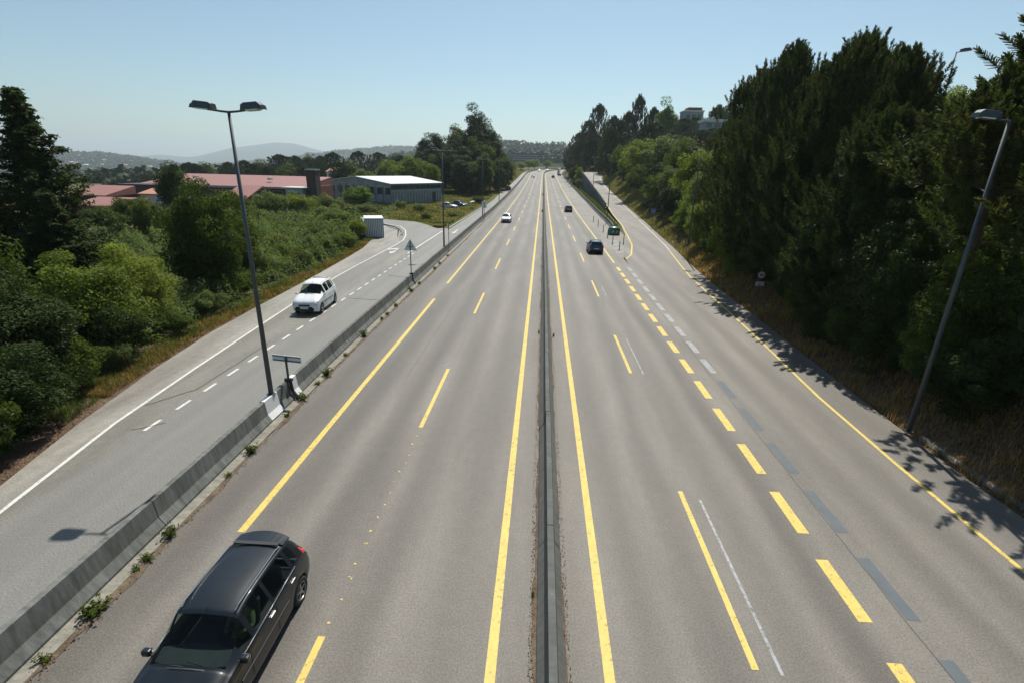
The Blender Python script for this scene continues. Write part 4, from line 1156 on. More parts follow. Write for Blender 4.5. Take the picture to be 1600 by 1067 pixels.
def make_proto(kind, seed):
    if kind in ('broad', 'near', 'shrub', 'tallbroad', 'euca'):
        par = dict(broad=dict(R=3.2, H=7.0, nc=75, npc=210, leaf=.24, rc=.95), near=dict(R=2.6, H=6.0, nc=110, npc=330, leaf=.15, rc=.75, low=.5, top=.9),
                   shrub=dict(R=1.8, H=2.2, nc=55, npc=190, leaf=.13, rc=.5, low=.2), tallbroad=dict(R=3.6, H=12.0, nc=110, npc=190, leaf=.33, rc=1.25, top=.5),
                   euca=dict(R=5.0, H=19.0, nc=170, npc=230, leaf=.45, rc=1.7, top=.95, low=.5))[kind]
        (V, F), c = crown_round(seed, **par)
        base = dict(broad=.6, near=.05, shrub=.15, tallbroad=1.0, euca=1.0)[kind]
        V = V+np.array([0, 0, base])
        tr = trunk_mesh(seed, c, par['R'], base, dict(broad=.16, near=.14, shrub=.05, tallbroad=.22, euca=.4)[kind], M['bark'])
        return V, F, tr, par['R'], par['H']+base
    if kind in ('pine', 'pinefar', 'pinehigh', 'pinetop'):
        rs = RS(seed); nearp = kind != 'pinefar'
        R, H = (3.0, 15.0) if nearp else (4.5, 20.0)
        base = (.66 if kind == 'pinetop' else .42 if kind == 'pinehigh' else .12 if nearp else .06)*H
        shoots = []; mb = MB()
        mb.tube([(0, 0, -.5), (rs.uniform(-.1, .1), rs.uniform(-.1, .1), H*.5), (0, 0, H*.95)], [.17, .11, .03], 8)
        ns = int((1000 if nearp else 620)*(.62 if kind == 'pinehigh' else .32 if kind == 'pinetop' else 1))
        ph = rs.uniform(0, 6.28, 4)
        for i in range(ns):
            t = rs.rand()**.85; az = rs.uniform(0, 6.283)
            lum = 1+.20*math.sin(2*az+ph[0]+t*7)+.16*math.sin(5*az+ph[1]-t*13)+.12*math.sin(9*az+ph[2]+t*23)
            env = R*((max(0.0, 1-t**2.7))**.62 if kind not in ('pinehigh', 'pinetop') else (1.05-t)**(1.5 if kind == 'pinehigh' else .8))*(.72+.28*min(1, t*4))*lum
            rr_ = env*(rs.uniform(.8, 1.02) if rs.rand() < .72 else rs.uniform(.15, .85))
            z = base+(H*.965-base)*t+rs.normal()*.15
            shoots.append((np.array([math.cos(az)*rr_, math.sin(az)*rr_, z]), az, t))
            if i % 22 == 0: mb.tube([(0, 0, max(.5, z-rr_*.35)), (math.cos(az)*rr_*.5, math.sin(az)*rr_*.5, z-rr_*.12), (math.cos(az)*rr_, math.sin(az)*rr_, z)], [.045, .03, .01], 4, cap=False)
        for q in range(26):   # leaders at the top: the upright candles of the outline
            a = rs.uniform(0, 6.28); rr_ = rs.uniform(.0, R*(.62 if kind not in ('pinehigh', 'pinetop') else .2))
            for q2 in range(3): shoots.append((np.array([math.cos(a)*rr_, math.sin(a)*rr_, H*(.955-.14*(rr_/R)**1.5)-.35*q2+rs.uniform(-.3, .2)]), a, 1.2))
        Vs = []; 
        nn = 96 if nearp else 34
        for (b, az, t) in shoots:
            l = rs.uniform(.7, 1.25)*(1 if nearp else 1.3)
            tilt = rs.uniform(.15, .95)*(1.1-min(t, 1.05))
            ax = np.array([math.cos(az)*tilt, math.sin(az)*tilt, 1.0])+rs.normal(size=3)*.15; ax /= np.linalg.norm(ax)
            f = rs.rand(nn)
            c = b+ax*(f*l)[:, None]
            dd = rs.normal(size=(nn, 3)); dd -= ax*(dd@ax)[:, None]; dd /= np.linalg.norm(dd, axis=1)[:, None]
            nd = dd*(.85-.35*f)[:, None]+ax*(.5+.5*f)[:, None]; nd /= np.linalg.norm(nd, axis=1)[:, None]
            nl = (.21 if nearp else .42)*(1.1-.35*f)
            sd = np.cross(nd, rs.normal(size=(nn, 3))); sd /= np.linalg.norm(sd, axis=1)[:, None]
            w = (.020 if nearp else .065)
            Vs.append(np.stack([c-sd*w, c+sd*w, c+nd*nl[:, None]+sd*w*.5, c+nd*nl[:, None]-sd*w*.5], 1).reshape(-1, 3))
        V = np.concatenate(Vs); F = np.arange(len(V)).reshape(-1, 4)
        return V, F, mb, R, H
    if kind == 'conifer':   # dense dark cypress-like tree with sweeping branch ends
        rs = RS(seed); R, H = 3.4, 13.0; mb = MB(); mb.tube([(0, 0, -.5), (0, 0, H*.6), (0, 0, H*.98)], [.3, .18, .02], 8)
        Ps = []; Ns = []
        nb = 260
        for i in range(nb):
            t = (i+.5)/nb; z = .4+(H-.6)*t
            ln = (R*(1-t)**.95+.15)*rs.uniform(.5, 1.25); az = i*2.399+rs.uniform(-.5, .5)
            d = np.array([math.cos(az), math.sin(az), 0]); m = 230
            f = rs.rand(m)**.6
            w = (.16+.42*(1-t))*(1-.72*f)
            p = np.array([0, 0, z])+d*(f*ln)[:, None]+np.array([0, 0, 1])*((.30*ln*f**2-.12*ln*f))[:, None]
            p += rs.normal(size=(m, 3))*w[:, None]*np.array([1, 1, .55])
            Ps.append(p); Ns.append(np.tile(d*.6+np.array([0, 0, .8]), (m, 1)))
            if i % 3 == 0: mb.tube([(0, 0, z), tuple(np.array([0, 0, z+.05])+d*ln*.8)], [.04, .01], 4, cap=False)
        P = np.concatenate(Ps); V, F = leaves(P, np.concatenate(Ns), .17, rs, .42)
        return V, F, mb, R, H
def get_proto(kind, var, matkey, barkkey='bark'):
    key = (kind, var)
    if key not in PROTO:
        V, F, tr, R, H = make_proto(kind, 100+var*7+len(kind)*13)
        PROTO[key] = [V, F, tr, R, H, {}]
    P = PROTO[key]; mk = (matkey, barkkey)
    if mk not in P[5]:
        cm = mesh_obj('crown', P[0], P[1], M[matkey]); tm = P[2].build('trunk', M[barkkey], smooth=True)
        P[5][mk] = (cm.data, tm.data)
        bpy.data.objects.remove(cm); bpy.data.objects.remove(tm)
    return P[5][mk], P[3], P[4]
def plant(name, kind, var, mat, x, y, ztop, R, label, cat='tree', group=None, base=None, rz=None, stem='trunk', bark='bark', sink=0.0):
    (cd, td), R0, H0 = get_proto(kind, var, mat, bark)
    b = (gz(x, y) if base is None else base)-sink
    h = max(.6, ztop-b)
    t = empty(name, (x, y, b), rnd.uniform(0, 6.28) if rz is None else rz, label, cat, group)
    t.scale = (R/R0, R/R0, h/H0)
    for nm, d in (('crown', cd), (stem, td)):
        o = bpy.data.objects.new(nm, d); COL.objects.link(o); o.parent = t
    return t

# ---- right bank: tall pines
pines = [(17.9, 46.8, 16.6, 3.5, 'pine', 'tall dark pine at the left end of the pine row, lower than its neighbour'),
         (17.0, 39.8, 16.9, 3.3, 'pine', 'tall pine with a narrow pointed top, second from the left of the row'),
         (17.9, 36.2, 15.2, 3.0, 'pine', 'pine in the dip between the two highest tops'),
         (17.9, 33.0, 16.2, 3.4, 'pine', 'broadest and highest pine of the row'),
         (18.6, 30.2, 14.9, 3.0, 'pine', 'pine on the right shoulder of the highest one'),
         (21.4, 33.5, 13.9, 2.6, 'pine', 'pine with spiky top just left of the high street lamp'),
         (21.5, 55.0, 15.2, 3.6, 'pine', 'dark pine farthest back in the row, touching the sky'),
         (22.0, 29.0, 12.0, 2.8, 'pine', 'low dark pine in front of the high street lamp'),
         (23.0, 43.0, 15.6, 3.2, 'pine', 'dark pine standing behind the second of the row'),
         (21.0, 26.0, 11.6, 2.8, 'pine', 'dark pine low behind the lamp head on the right'),
         (16.7, 27.0, 11.8, 3.0, 'pine', 'pine leaning over the roadside behind the nearest right lamp'),
         (19.3, 21.0, 18.0, 5.0, 'pinehigh', 'big high-crowned pine at the right edge of the photo overhanging the roadside'),
         (16.3, 19.8, 12.4, 3.6, 'pinetop', 'pine branch crown hanging over the lamp head at the right'),
         (16.4, 17.0, 14.2, 3.4, 'pinehigh', 'pine at the right edge casting its shadow over the yellow line')]
for i, (x, y, z, R, k, lb) in enumerate(pines):
    plant('pine_tree', k, i % 3, 'needle', x, y, z, R, lb, 'pine tree', 'pines on the right bank')
# ---- right bank: broadleaved trees
rb = [(35.5, 50, 17.0, 2.8, 'broad', 'leaf_olive', 'round-topped tree right of the high street lamp'),
      (19.0, 49, 8.6, 2.7, 'near', 'leaf_olive', 'light green bushy tree where the pine row begins'),
      (18.6, 58, 6.6, 2.4, 'near', 'leaf_olive', 'light green shrub tree behind the bank lamp'),
      (17.0, 43.8, 6.6, 2.3, 'near', 'leaf_olive', 'sunlit bushy tree left of the speed sign'),
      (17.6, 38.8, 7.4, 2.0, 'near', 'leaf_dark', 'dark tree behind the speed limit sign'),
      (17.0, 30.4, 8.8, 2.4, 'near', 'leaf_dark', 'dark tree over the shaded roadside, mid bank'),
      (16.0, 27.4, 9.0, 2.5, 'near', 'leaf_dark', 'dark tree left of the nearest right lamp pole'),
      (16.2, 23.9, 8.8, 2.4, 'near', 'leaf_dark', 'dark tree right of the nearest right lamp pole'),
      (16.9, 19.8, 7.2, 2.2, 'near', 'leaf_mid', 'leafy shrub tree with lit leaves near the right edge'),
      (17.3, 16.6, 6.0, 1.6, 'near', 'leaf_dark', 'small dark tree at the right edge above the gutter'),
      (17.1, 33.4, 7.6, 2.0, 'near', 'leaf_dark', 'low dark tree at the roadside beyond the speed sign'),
      (15.9, 21.8, 6.6, 1.8, 'near', 'leaf_dark', 'low dark tree just behind the lamp foot'),
      (22.8, 78, 12.6, 3.7, 'broad', 'leaf_olive', 'green tree in the middle of the right bank'),
      (27.4, 80, 13.8, 3.3, 'broad', 'leaf_dark', 'dark tree below the white roof edge'),
      (22.6, 92, 10.3, 3.6, 'broad', 'leaf_grey', 'rounded tree behind the head of the bank lamp'),
      (26.6, 118, 16.7, 6.0, 'broad', 'leaf_grey', 'large grey-green tree crown, widest of the mid bank'),
      (24.2, 132, 16.2, 5.6, 'broad', 'leaf_olive', 'large olive tree crown left of the widest one'),
      (24.6, 152, 17.0, 4.6, 'broad', 'leaf_mid', 'tree over the ramp where it bends away'),
      (19.6, 68, 6.0, 2.3, 'near', 'leaf_olive', 'light shrub tree at the edge of the bank halfway along'),
      (21.6, 72, 9.0, 3.0, 'broad', 'leaf_olive', 'light green tree behind the halfway shrub'),
      (21.2, 85, 7.2, 2.8, 'broad', 'leaf_dark', 'dark tree shading the small blue sign'),
      (22.2, 100, 9.0, 3.2, 'broad', 'leaf_mid', 'tree casting a pointed shadow on the ramp'),
      (23.2, 110, 10.5, 3.4, 'broad', 'leaf_dark', 'dark tree at the foot of the grey-green crown'),
      (24.2, 122, 11.2, 3.5, 'broad', 'leaf_mid', 'leafy tree at the foot of the olive crown'),
      (24.0, 142, 12.6, 3.2, 'broad', 'leaf_dark', 'dark undergrowth tree near the ramp bend'),
      (18.4, 37, 9.8, 2.8, 'near', 'leaf_mid', 'tree tucked in below the second pine'),
      (18.0, 33, 10.6, 2.8, 'near', 'leaf_dark', 'dark tree tucked in below the highest pine'),
      (19.0, 29.6, 11.0, 2.8, 'near', 'leaf_mid', 'tree with scattered lit leaves right of the highest pine'),
      (18.8, 25, 10.2, 2.6, 'near', 'leaf_mid', 'tree with lit leaves behind the nearest right lamp'),
      (23.5, 53, 12.0, 3.2, 'broad', 'leaf_dark', 'dark tree below the leftmost pine'),
      (22.8, 68, 11.2, 3.0, 'broad', 'leaf_dark', 'dark tree above the halfway shrub'),
      (25.5, 98, 14.5, 3.6, 'broad', 'leaf_mid', 'tree with a tall crown right of the grey-green one'),]
for i, (x, y, z, R, k, m, lb) in enumerate(rb):
    plant('broadleaf_tree', k, i % 3, m, x, y, z, R, lb, 'tree', 'broadleaved trees on the right bank')
# low shrubs down the right bank
rr = random.Random(8)
spots = [(17.3, 41, 3.2), (18.1, 46, 3.8), (17.6, 52, 3.2), (18.9, 63, 3.4), (18.4, 55.5, 3.3), (20.3, 76, 4.0), (19.9, 71, 3.6)]
wd = ['nearest', 'second', 'third', 'fifth', 'fourth', 'farthest', 'sixth']
for i, (x, y, z) in enumerate(spots):
    plant('shrub', 'shrub', i % 3, 'leaf_olive' if i % 2 else 'leaf_mid', x, y, gz(x, y)+rr.uniform(1.8, 2.8), rr.uniform(1.3, 1.9), wd[i]+' low shrub along the foot of the sunlit part of the right bank', 'shrub', 'low shrubs on the right bank', stem='stem')
for i, (x, y) in enumerate([(17.0, 12.5), (16.8, 14.0), (17.2, 18.2), (17.8, 21.5), (16.4, 29.0), (17.4, 38.6), (17.0, 33)]):
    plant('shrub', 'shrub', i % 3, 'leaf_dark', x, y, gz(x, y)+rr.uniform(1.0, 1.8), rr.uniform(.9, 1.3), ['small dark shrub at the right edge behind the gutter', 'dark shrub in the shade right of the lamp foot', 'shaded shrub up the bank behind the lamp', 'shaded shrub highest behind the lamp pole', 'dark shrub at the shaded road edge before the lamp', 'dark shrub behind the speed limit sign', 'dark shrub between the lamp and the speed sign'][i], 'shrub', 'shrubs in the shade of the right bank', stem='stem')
rr = random.Random(88)
for i in range(9):
    y = 17.5+i*1.75; x = 15.75+rr.uniform(-.15, .45)+max(0, y-28)*.06
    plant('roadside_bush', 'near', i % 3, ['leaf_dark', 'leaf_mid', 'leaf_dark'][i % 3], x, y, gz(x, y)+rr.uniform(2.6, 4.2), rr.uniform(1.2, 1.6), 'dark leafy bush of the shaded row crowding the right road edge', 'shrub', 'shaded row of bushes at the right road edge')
rr = random.Random(15)
for i in range(17):
    y = 62+i*8.2; x = float(asphR(y))+rr.uniform(3.8, 5.6)
    plant('roadside_tree', 'broad', i % 3, ['leaf_mid', 'leaf_olive', 'leaf_dark', 'leaf_grey'][i % 4], x, y, gz(x, y)+rr.uniform(3.8, 6.5), rr.uniform(2.2, 3.2), 'bushy tree of the front row between the exit ramp and the wood', 'tree', 'front row of bushy trees along the exit ramp')
# ---- right distance
rf = [(16.9, 340, 21.0, 5.3), (19.1, 300, 27, 6.0), (21.1, 265, 30.5, 5.6), (23.6, 240, 35.0, 5.2), (28.3, 225, 28.9, 5.3), (31.1, 205, 28.7, 5.0), (35.3, 210, 35, 3.9), (40.1, 205, 30.2, 4.3),
      (42.7, 170, 22.6, 4.0), (65.8, 230, 30, 5.9), (66.8, 215, 32.5, 5.4), (74.2, 225, 34, 5.1), (40.2, 140, 18.8, 4.1), (38.2, 118, 17.3, 3.4), (32.2, 92, 18.6, 3.2), (34.1, 130, 16.6, 3.8), (30.5, 160, 21.6, 4.7),
      (22.5, 182, 21, 4.3), (20.6, 236, 20, 5.0), (17.6, 262, 20, 5.4), (16.5, 300, 19, 5), (27, 195, 25, 4.5), (48.5, 190, 26, 4.2), (36, 178, 23.5, 4.2), (25.5, 212, 24, 4.6), (19.0, 280, 24, 5.5), (50, 162, 21, 4), (57, 166, 21.5, 4), (53, 196, 27, 3.5), (33.5, 145, 18, 4)]
for i, (x, y, z, R) in enumerate(rf):
    pin = i not in (9, 11, 15, 29)
    plant('pine_tree' if pin else 'broadleaf_tree', 'pinefar' if pin else 'tallbroad', i % 3, 'needle_far' if pin else 'leaf_mid', x, y, z, R,
          {3: 'highest dark conifer of the far right wood with a domed top', 6: 'slender feathery conifer standing above the far right wood'}.get(i, 'dark conifer of the wood on the far right hill' if pin else 'broadleaved tree among the conifers of the far right hill'),
          'tree', 'trees of the wood on the far right hill')
plant('broadleaf_tree', 'tallbroad', 1, 'leaf_bright', 43.9, 200, 33.3, 5.2, 'bright green rounded tree on top of the right hill beside the grey building', 'tree')
for i, (x, y, z, R, lb) in enumerate([(13.8, 222, 10.8, 2.8, 'dark bush over the left end of the retaining wall'), (14.6, 212, 9.6, 2.2, 'pale green bush at the left end of the retaining wall'), (14.2, 240, 10.5, 3.2, 'dark tree behind the end of the retaining wall'), (14.8, 262, 12.5, 3.6, 'dark tree at the inside of the far bend'), (15.0, 285, 14, 4, 'dark tree against the far bend, behind the queue of cars'), (13.9, 203, 5.5, 1.6, 'small pale bush in front of the retaining wall')]):
    plant('bush', 'broad', i % 3, ['leaf_dark', 'leaf_olive', 'leaf_dark', 'leaf_dark', 'leaf_dark', 'leaf_olive'][i], x, y, z, R, lb, 'bush')
# ---- left side trees
for i, (x, y, z, R) in enumerate([(-16.3, 11.2, 2.2, 1.3), (-17.0, 12.6, 2.6, 1.4), (-17.9, 15.2, 2.4, 1.3), (-18.6, 17.6, 2.2, 1.2), (-19.4, 20.6, 2.6, 1.4)]):
    plant('bank_bush', 'shrub', i % 3, ['leaf_dark', 'leaf_mid'][i % 2], x, y, z, R, ['first', 'second', 'third', 'fourth', 'fifth'][i]+' dark bush along the shaded lower left road edge, counted from the corner', 'shrub', 'dark bushes at the lower left edge', stem='stem')
plant('conifer_tree', 'conifer', 0, 'leaf_dark', -27.9, 27.2, 12.4, 4.3, 'tall dark conifer at the left edge of the photo with a pointed top', 'conifer tree')
plant('conifer_tree', 'conifer', 1, 'leaf_dark', -30.5, 25.5, 10.6, 4.2, 'dark conifer cut by the left edge of the photo, behind the pointed one', 'conifer tree')
plant('conifer_tree', 'conifer', 1, 'leaf_dark', -25.9, 25.6, 7.2, 3.2, 'lower dark conifer at the right foot of the pointed one', 'conifer tree')
lt = [(-24.6, 19.6, 6.6, 2.6, 'near', 'leaf_mid', 'dark tree at the left edge below the conifers'),
      (-19.9, 16.6, 5.0, 2.3, 'near', 'leaf_dark', 'dark tree in the lower left shade'),
      (-21.2, 21.4, 4.9, 2.5, 'near', 'leaf_olive', 'yellow-green leafy tree in front of the conifers'),
      (-22.2, 25.2, 4.6, 2.4, 'near', 'leaf_olive', 'yellow-green leafy tree at the foot of the dark conifer'),
      (-17.6, 13.6, 3.4, 1.9, 'near', 'leaf_dark', 'dark tree low in the left corner'),
      (-22.6, 32.6, 7.7, 2.75, 'near', 'leaf_mid', 'big round dark green tree left of the nearest lamp'),
      (-23.8, 37.5, 6.6, 2.4, 'near', 'leaf_mid', 'green tree behind the big round one'),
      (-55.5, 75, 8.3, 2.8, 'broad', 'leaf_dark', 'dark round tree left of the long pink roof'),
      (-52.6, 62, 4.6, 2.5, 'broad', 'leaf_mid', 'leafy tree in front of the left pink roofs'),
      (-49.6, 55, 4.0, 2.2, 'broad', 'leaf_mid', 'low leafy tree nearest the left pink roofs'),
      (-46.0, 57, 4.6, 2.4, 'broad', 'leaf_mid', 'leafy tree between the pink roofs and the big round tree'),
      (-56.0, 68, 4.2, 2.4, 'broad', 'leaf_mid', 'small tree under the dark flat block'),
      (-37.6, 104, 4.9, 3.2, 'broad', 'leaf_bright', 'bright green tree in front of the shed gable'),
      (-31.5, 48, 3.6, 2.2, 'broad', 'leaf_mid', 'tree right behind the big round one')]
for i, (x, y, z, R, k, m, lb) in enumerate(lt):
    plant('broadleaf_tree', k, i % 3, m, x, y, z, R, lb, 'tree', 'trees left of the service road')
ls = [(-46.2, 85, 4.3, 3.2), (-49.5, 79, 4.2, 3.2), (-43.8, 90, 3.9, 3.0), (-40.6, 94, 3.6, 2.8), (-29.0, 70, 2.3, 2.4), (-33.7, 80, 2.7, 2.5), (-24.6, 64.5, 1.9, 1.7), (-22.7, 61.4, 2.4, 1.5),
      (-33.7, 98, 1.7, 2.4), (-24.4, 46, 1.6, 1.7), (-22.4, 39, 1.8, 1.5), (-22.3, 50, 1.6, 1.5), (-22.0, 55, 1.7, 1.4), (-21.4, 43.4, 1.1, 1.2), (-21.6, 34, 1.7, 1.3), (-20.2, 28.5, 1.5, 1.1),
      (-19.6, 24.5, 1.2, 1.0), (-30.2, 108, 1.7, 1.5), (-25.3, 105, 1.3, 1.5), (-33.8, 103, 1.2, 1.5), (-40, 98, 2.6, 2.4), (-26.5, 58, 1.7, 1.9), (-28.6, 53, 1.5, 1.8), (-19.1, 19.8, 1.3, .9), (-15.7, 126, 2.1, 1.6), (-16.2, 92, 1.0, 1.0), (-20.5, 90, 1.0, 1.1)]
lsl = ['shrub under the middle of the long pink roof', 'shrub under the left half of the long pink roof', 'shrub in front of the pink annex roof', 'shrub below the brick tower', 'round shrub behind the grey container', 'tall shrub between the brambles and the shed',
       'bush beside the grey container', 'roadside bush nearest the side street', 'dark bush at the foot of the shed gable', 'bush by the road halfway along the brambles', 'bush just beyond the white people carrier', 'bush at the brambles edge left of the arrow marking',
       'yellow-green bush before the container', 'low dark bush by the dry grass', 'bush to the right of the nearest lamp pole', 'bush touching the nearest lamp pole', 'bush by the dry grass left of the nearest lamp', 'small shrub before the shed long side',
       'tiny shrub on the grass corner', 'round shrub at the shed corner', 'green shrub under the brick tower foot', 'bush in the middle of the brambles', 'bush on the bramble mound', 'lowest bush near the dry leaves', 'round shrub beside the parked white car', 'small weed bush at the tip of the grass corner', 'small bush by the side street grass']
for i, (x, y, z, R) in enumerate(ls):
    plant('shrub', 'shrub', i % 3, ['bramble', 'leaf_mid', 'leaf_olive', 'leaf_grey', 'leaf_mid'][i % 5], x, y, z, R, lsl[i], 'shrub', 'shrubs left of the service road', stem='stem')
rr = random.Random(61)
for i in range(16):
    y = 22+i*2.35; x = float(asphL(y))-rr.uniform(2.2, 4.6)
    plant('bank_bush', 'shrub', i % 3, ['bramble', 'leaf_mid', 'bramble', 'leaf_grey'][i % 4], x, y, gz(x, y)+rr.uniform(1.2, 2.3), rr.uniform(1.0, 1.7), 'leafy bush of the row behind the dry grass of the left verge', 'shrub', 'row of bushes behind the left verge', stem='stem')
cl = [(-36, 172, 12, 4.4), (-30, 178, 17, 5), (-24, 158, 10.5, 4.2), (-15.8, 174, 11.5, 3.4), (-47.1, 210, 19.2, 5.0), (-38, 190, 19.5, 4.0), (-32.2, 200, 23.2, 6.2), (-23.6, 186, 26.8, 6.8), (-18.5, 182, 20.5, 5.2), (-15.3, 186, 15.0, 3.4), (-13.6, 192, 12.3, 2.8), (-26.4, 166, 14.5, 5.2), (-18.9, 163, 12.7, 4.4), (-32.5, 166, 12.5, 4.4), (-42, 188, 14, 4.6), (-21.5, 172, 17.5, 5)]
for i, (x, y, z, R) in enumerate(cl):
    plant('eucalyptus_tree', 'euca', i % 3, 'leaf_dark' if i % 3 else 'leaf_mid', x, y, z, R, ['dark low tree behind the shed end', 'dense dark tree between the two tall crowns', 'lowest dark tree at the front of the clump', 'dark tree by the narrow road at the clump', 'leftmost eucalyptus of the dark clump', 'small pointed eucalyptus left in the dark clump', 'tall eucalyptus left of the highest crown', 'highest eucalyptus with a domed open crown', 'eucalyptus right of the highest crown', 'lower eucalyptus at the right end of the clump', 'shortest tree at the right end of the clump', 'dark tree at the foot of the clump behind the third lamp', 'dark tree at the foot of the clump nearest the road', 'dark tree at the left foot of the clump', 'dark tree low in the left of the clump', 'dark tree in the heart of the clump'][i], 'eucalyptus tree', 'eucalyptus clump left of the motorway', bark='bark_pale')
lb_ = [(-38.4, 150, 12.0, 5.0), (-46.5, 155, 10.1, 4.8), (-33.5, 152, 10.6, 3.7), (-53, 150, 7.9, 3.7), (-75.1, 200, 9.6, 4.9), (-93.3, 230, 12.8, 5.7), (-103.6, 240, 11.4, 5.2), (-114, 250, 12.8, 6.2), (-115.8, 240, 11.1, 5.4), (-118.2, 230, 11.4, 7.1), (-119, 215, 9.3, 5.4), (-129, 220, 8.6, 5), (-133, 215, 7.8, 4.7), (-140, 210, 7.7, 4.5), (-130.2, 190, 6.9, 4.3), (-141, 200, 6.9, 4.6), (-132.5, 180, 8.1, 4.1), (-92.4, 260, 14.2, 5.7), (-85.9, 270, 14, 6.6), (-78.6, 280, 14.4, 6.2), (-92.3, 170, 6.9, 4.3), (-67.1, 170, 8.9, 3.8), (-72, 285, 13, 6), (-62, 160, 7.5, 4), (-84, 178, 7, 4.4), (-100, 200, 8, 5), (-108, 190, 7.4, 4.6), (-66, 240, 12.5, 5.5), (-58, 220, 12, 5), (-150, 215, 7.2, 5)]
for i, (x, y, z, R) in enumerate(lb_):
    br = i < 4
    pin = (not br) and i % 3 != 1
    plant('broadleaf_tree' if not pin else 'pine_tree', 'broad' if br else ('pinefar' if pin else 'tallbroad'), i % 3, 'leaf_olive' if br else ('needle_far' if pin else 'leaf_mid'), x, y, z, R,
          ['light green tree behind the right end of the shed', 'light green tree behind the shed, middle one', 'small light tree beside the eucalyptus clump', 'light green tree behind the left end of the shed roof'][i] if br else ('dark pine in the tree line behind the pink roofs' if pin else 'rounded tree in the tree line behind the pink roofs'),
          'tree', 'light trees behind the shed' if br else ('pines of the tree line behind the pink roofs' if pin else 'rounded trees of the tree line behind the pink roofs'))
# scrub trees left of the far road
for i, (x, y, z, R) in enumerate([(-19, 225, 6, 4), (-22, 250, 8.5, 5), (-18, 280, 8, 4.5), (-26, 300, 11, 6), (-20, 330, 11, 5), (-24, 360, 13, 6), (-17, 390, 13, 5), (-32, 270, 10, 6), (-12, 430, 15, 5), (-30, 400, 16, 7), (-8, 470, 16, 6), (-40, 330, 13, 7), (4, 500, 16, 5)]):
    plant('scrub_tree', 'broad', i % 3, 'leaf_mid' if i % 2 else 'leaf_olive', x, y, z, R, 'green scrubby tree on the slope left of the far bend', 'tree', 'scrub trees left of the far bend')
# trees in the background of the bend on its right
rr = random.Random(77)
for i in range(26):
    s = 340+i*11; x, y = road(s, rr.uniform(18, 34)); plant('pine_tree', 'pinefar', i % 3, 'needle_far', x, y, gz(x, y)+rr.uniform(10, 15), rr.uniform(4, 6), 'dark pine of the wood beyond the far bend', 'pine tree', 'pines of the wood beyond the far bend')

# woodland on the distant ridges, one mass
def far_woods():
    rs = RS(4); Ps = []; Ns = []
    def clumps(x, y, n, size, hgt):
        z = terrain(x, y)
        dd = unit(rs, len(x)*n).reshape(len(x), n, 3)
        sc = np.stack([size, size, hgt], -1)[:, None, :]*.5
        p = np.stack([x, y, z+hgt*.35], -1)[:, None, :]+dd*sc*(.6+.4*rs.rand(len(x), n, 1))
        Ps.append(p.reshape(-1, 3)); Ns.append((dd+[0, 0, .5]).reshape(-1, 3))
        return size
    sizes = []
    for (Y0, w, x0, x1, n, s, hh) in ((1300, 260, -420, 420, 1500, 14, 15), (900, 180, -300, 300, 900, 12, 13), (2450, 500, -2900, -1300, 2600, 20, 16), (3400, 400, -2500, 500, 2600, 34, 20), (1700, 600, -1800, -500, 3200, 20, 13), (600, 100, -520, -60, 700, 10, 9), (430, 130, -420, -150, 800, 9, 8), (330, 60, -300, -130, 260, 8, 7)):
        y = Y0+rs.uniform(-w, w*.6, n); x = rs.uniform(x0, x1, n)*y/Y0
        sz = s*(.6+.9*rs.rand(n)); clumps(x, y, 22, sz, hh*(.5+rs.rand(n)*.9)); sizes.append(np.repeat(sz*.42, 22))
    P = np.concatenate(Ps); S = np.concatenate(sizes)
    V, F = leaves(P, np.concatenate(Ns), 1.0, rs, .8)
    c = np.repeat(P, 4, axis=0); V = c+(V-c)*np.repeat(S, 4)[:, None]
    return V, F
V, F = far_woods()
M['far_leaf'] = leaf_mat('far_woodland_canopy', (.022, .04, .02), (.045, .065, .03), .1)
tag(mesh_obj('far_woodland', V, F, M['far_leaf']), 'woodland covering the distant hills', 'woodland', kind='stuff')

# ------------------------------------------------------------------ ground cover
def cover_points(n, x0, x1, y0, y1, rs, test, bias=1.0):
    y = y0+(y1-y0)*rs.rand(n)**bias; a, b = x0(y), x1(y); x = a+(b-a)*rs.rand(n)
    k = test(x, y, rs); return x[k], y[k]
def vnoise(x, y, s, seed=0):
    return (np.sin(x*s+seed)*np.cos(y*s*1.13+seed*2)+np.sin(x*s*2.3+1.7*seed)*np.sin(y*s*1.9-seed)*.6+np.sin((x+y)*s*3.7+seed)*.35)/1.95
rs = RS(31)
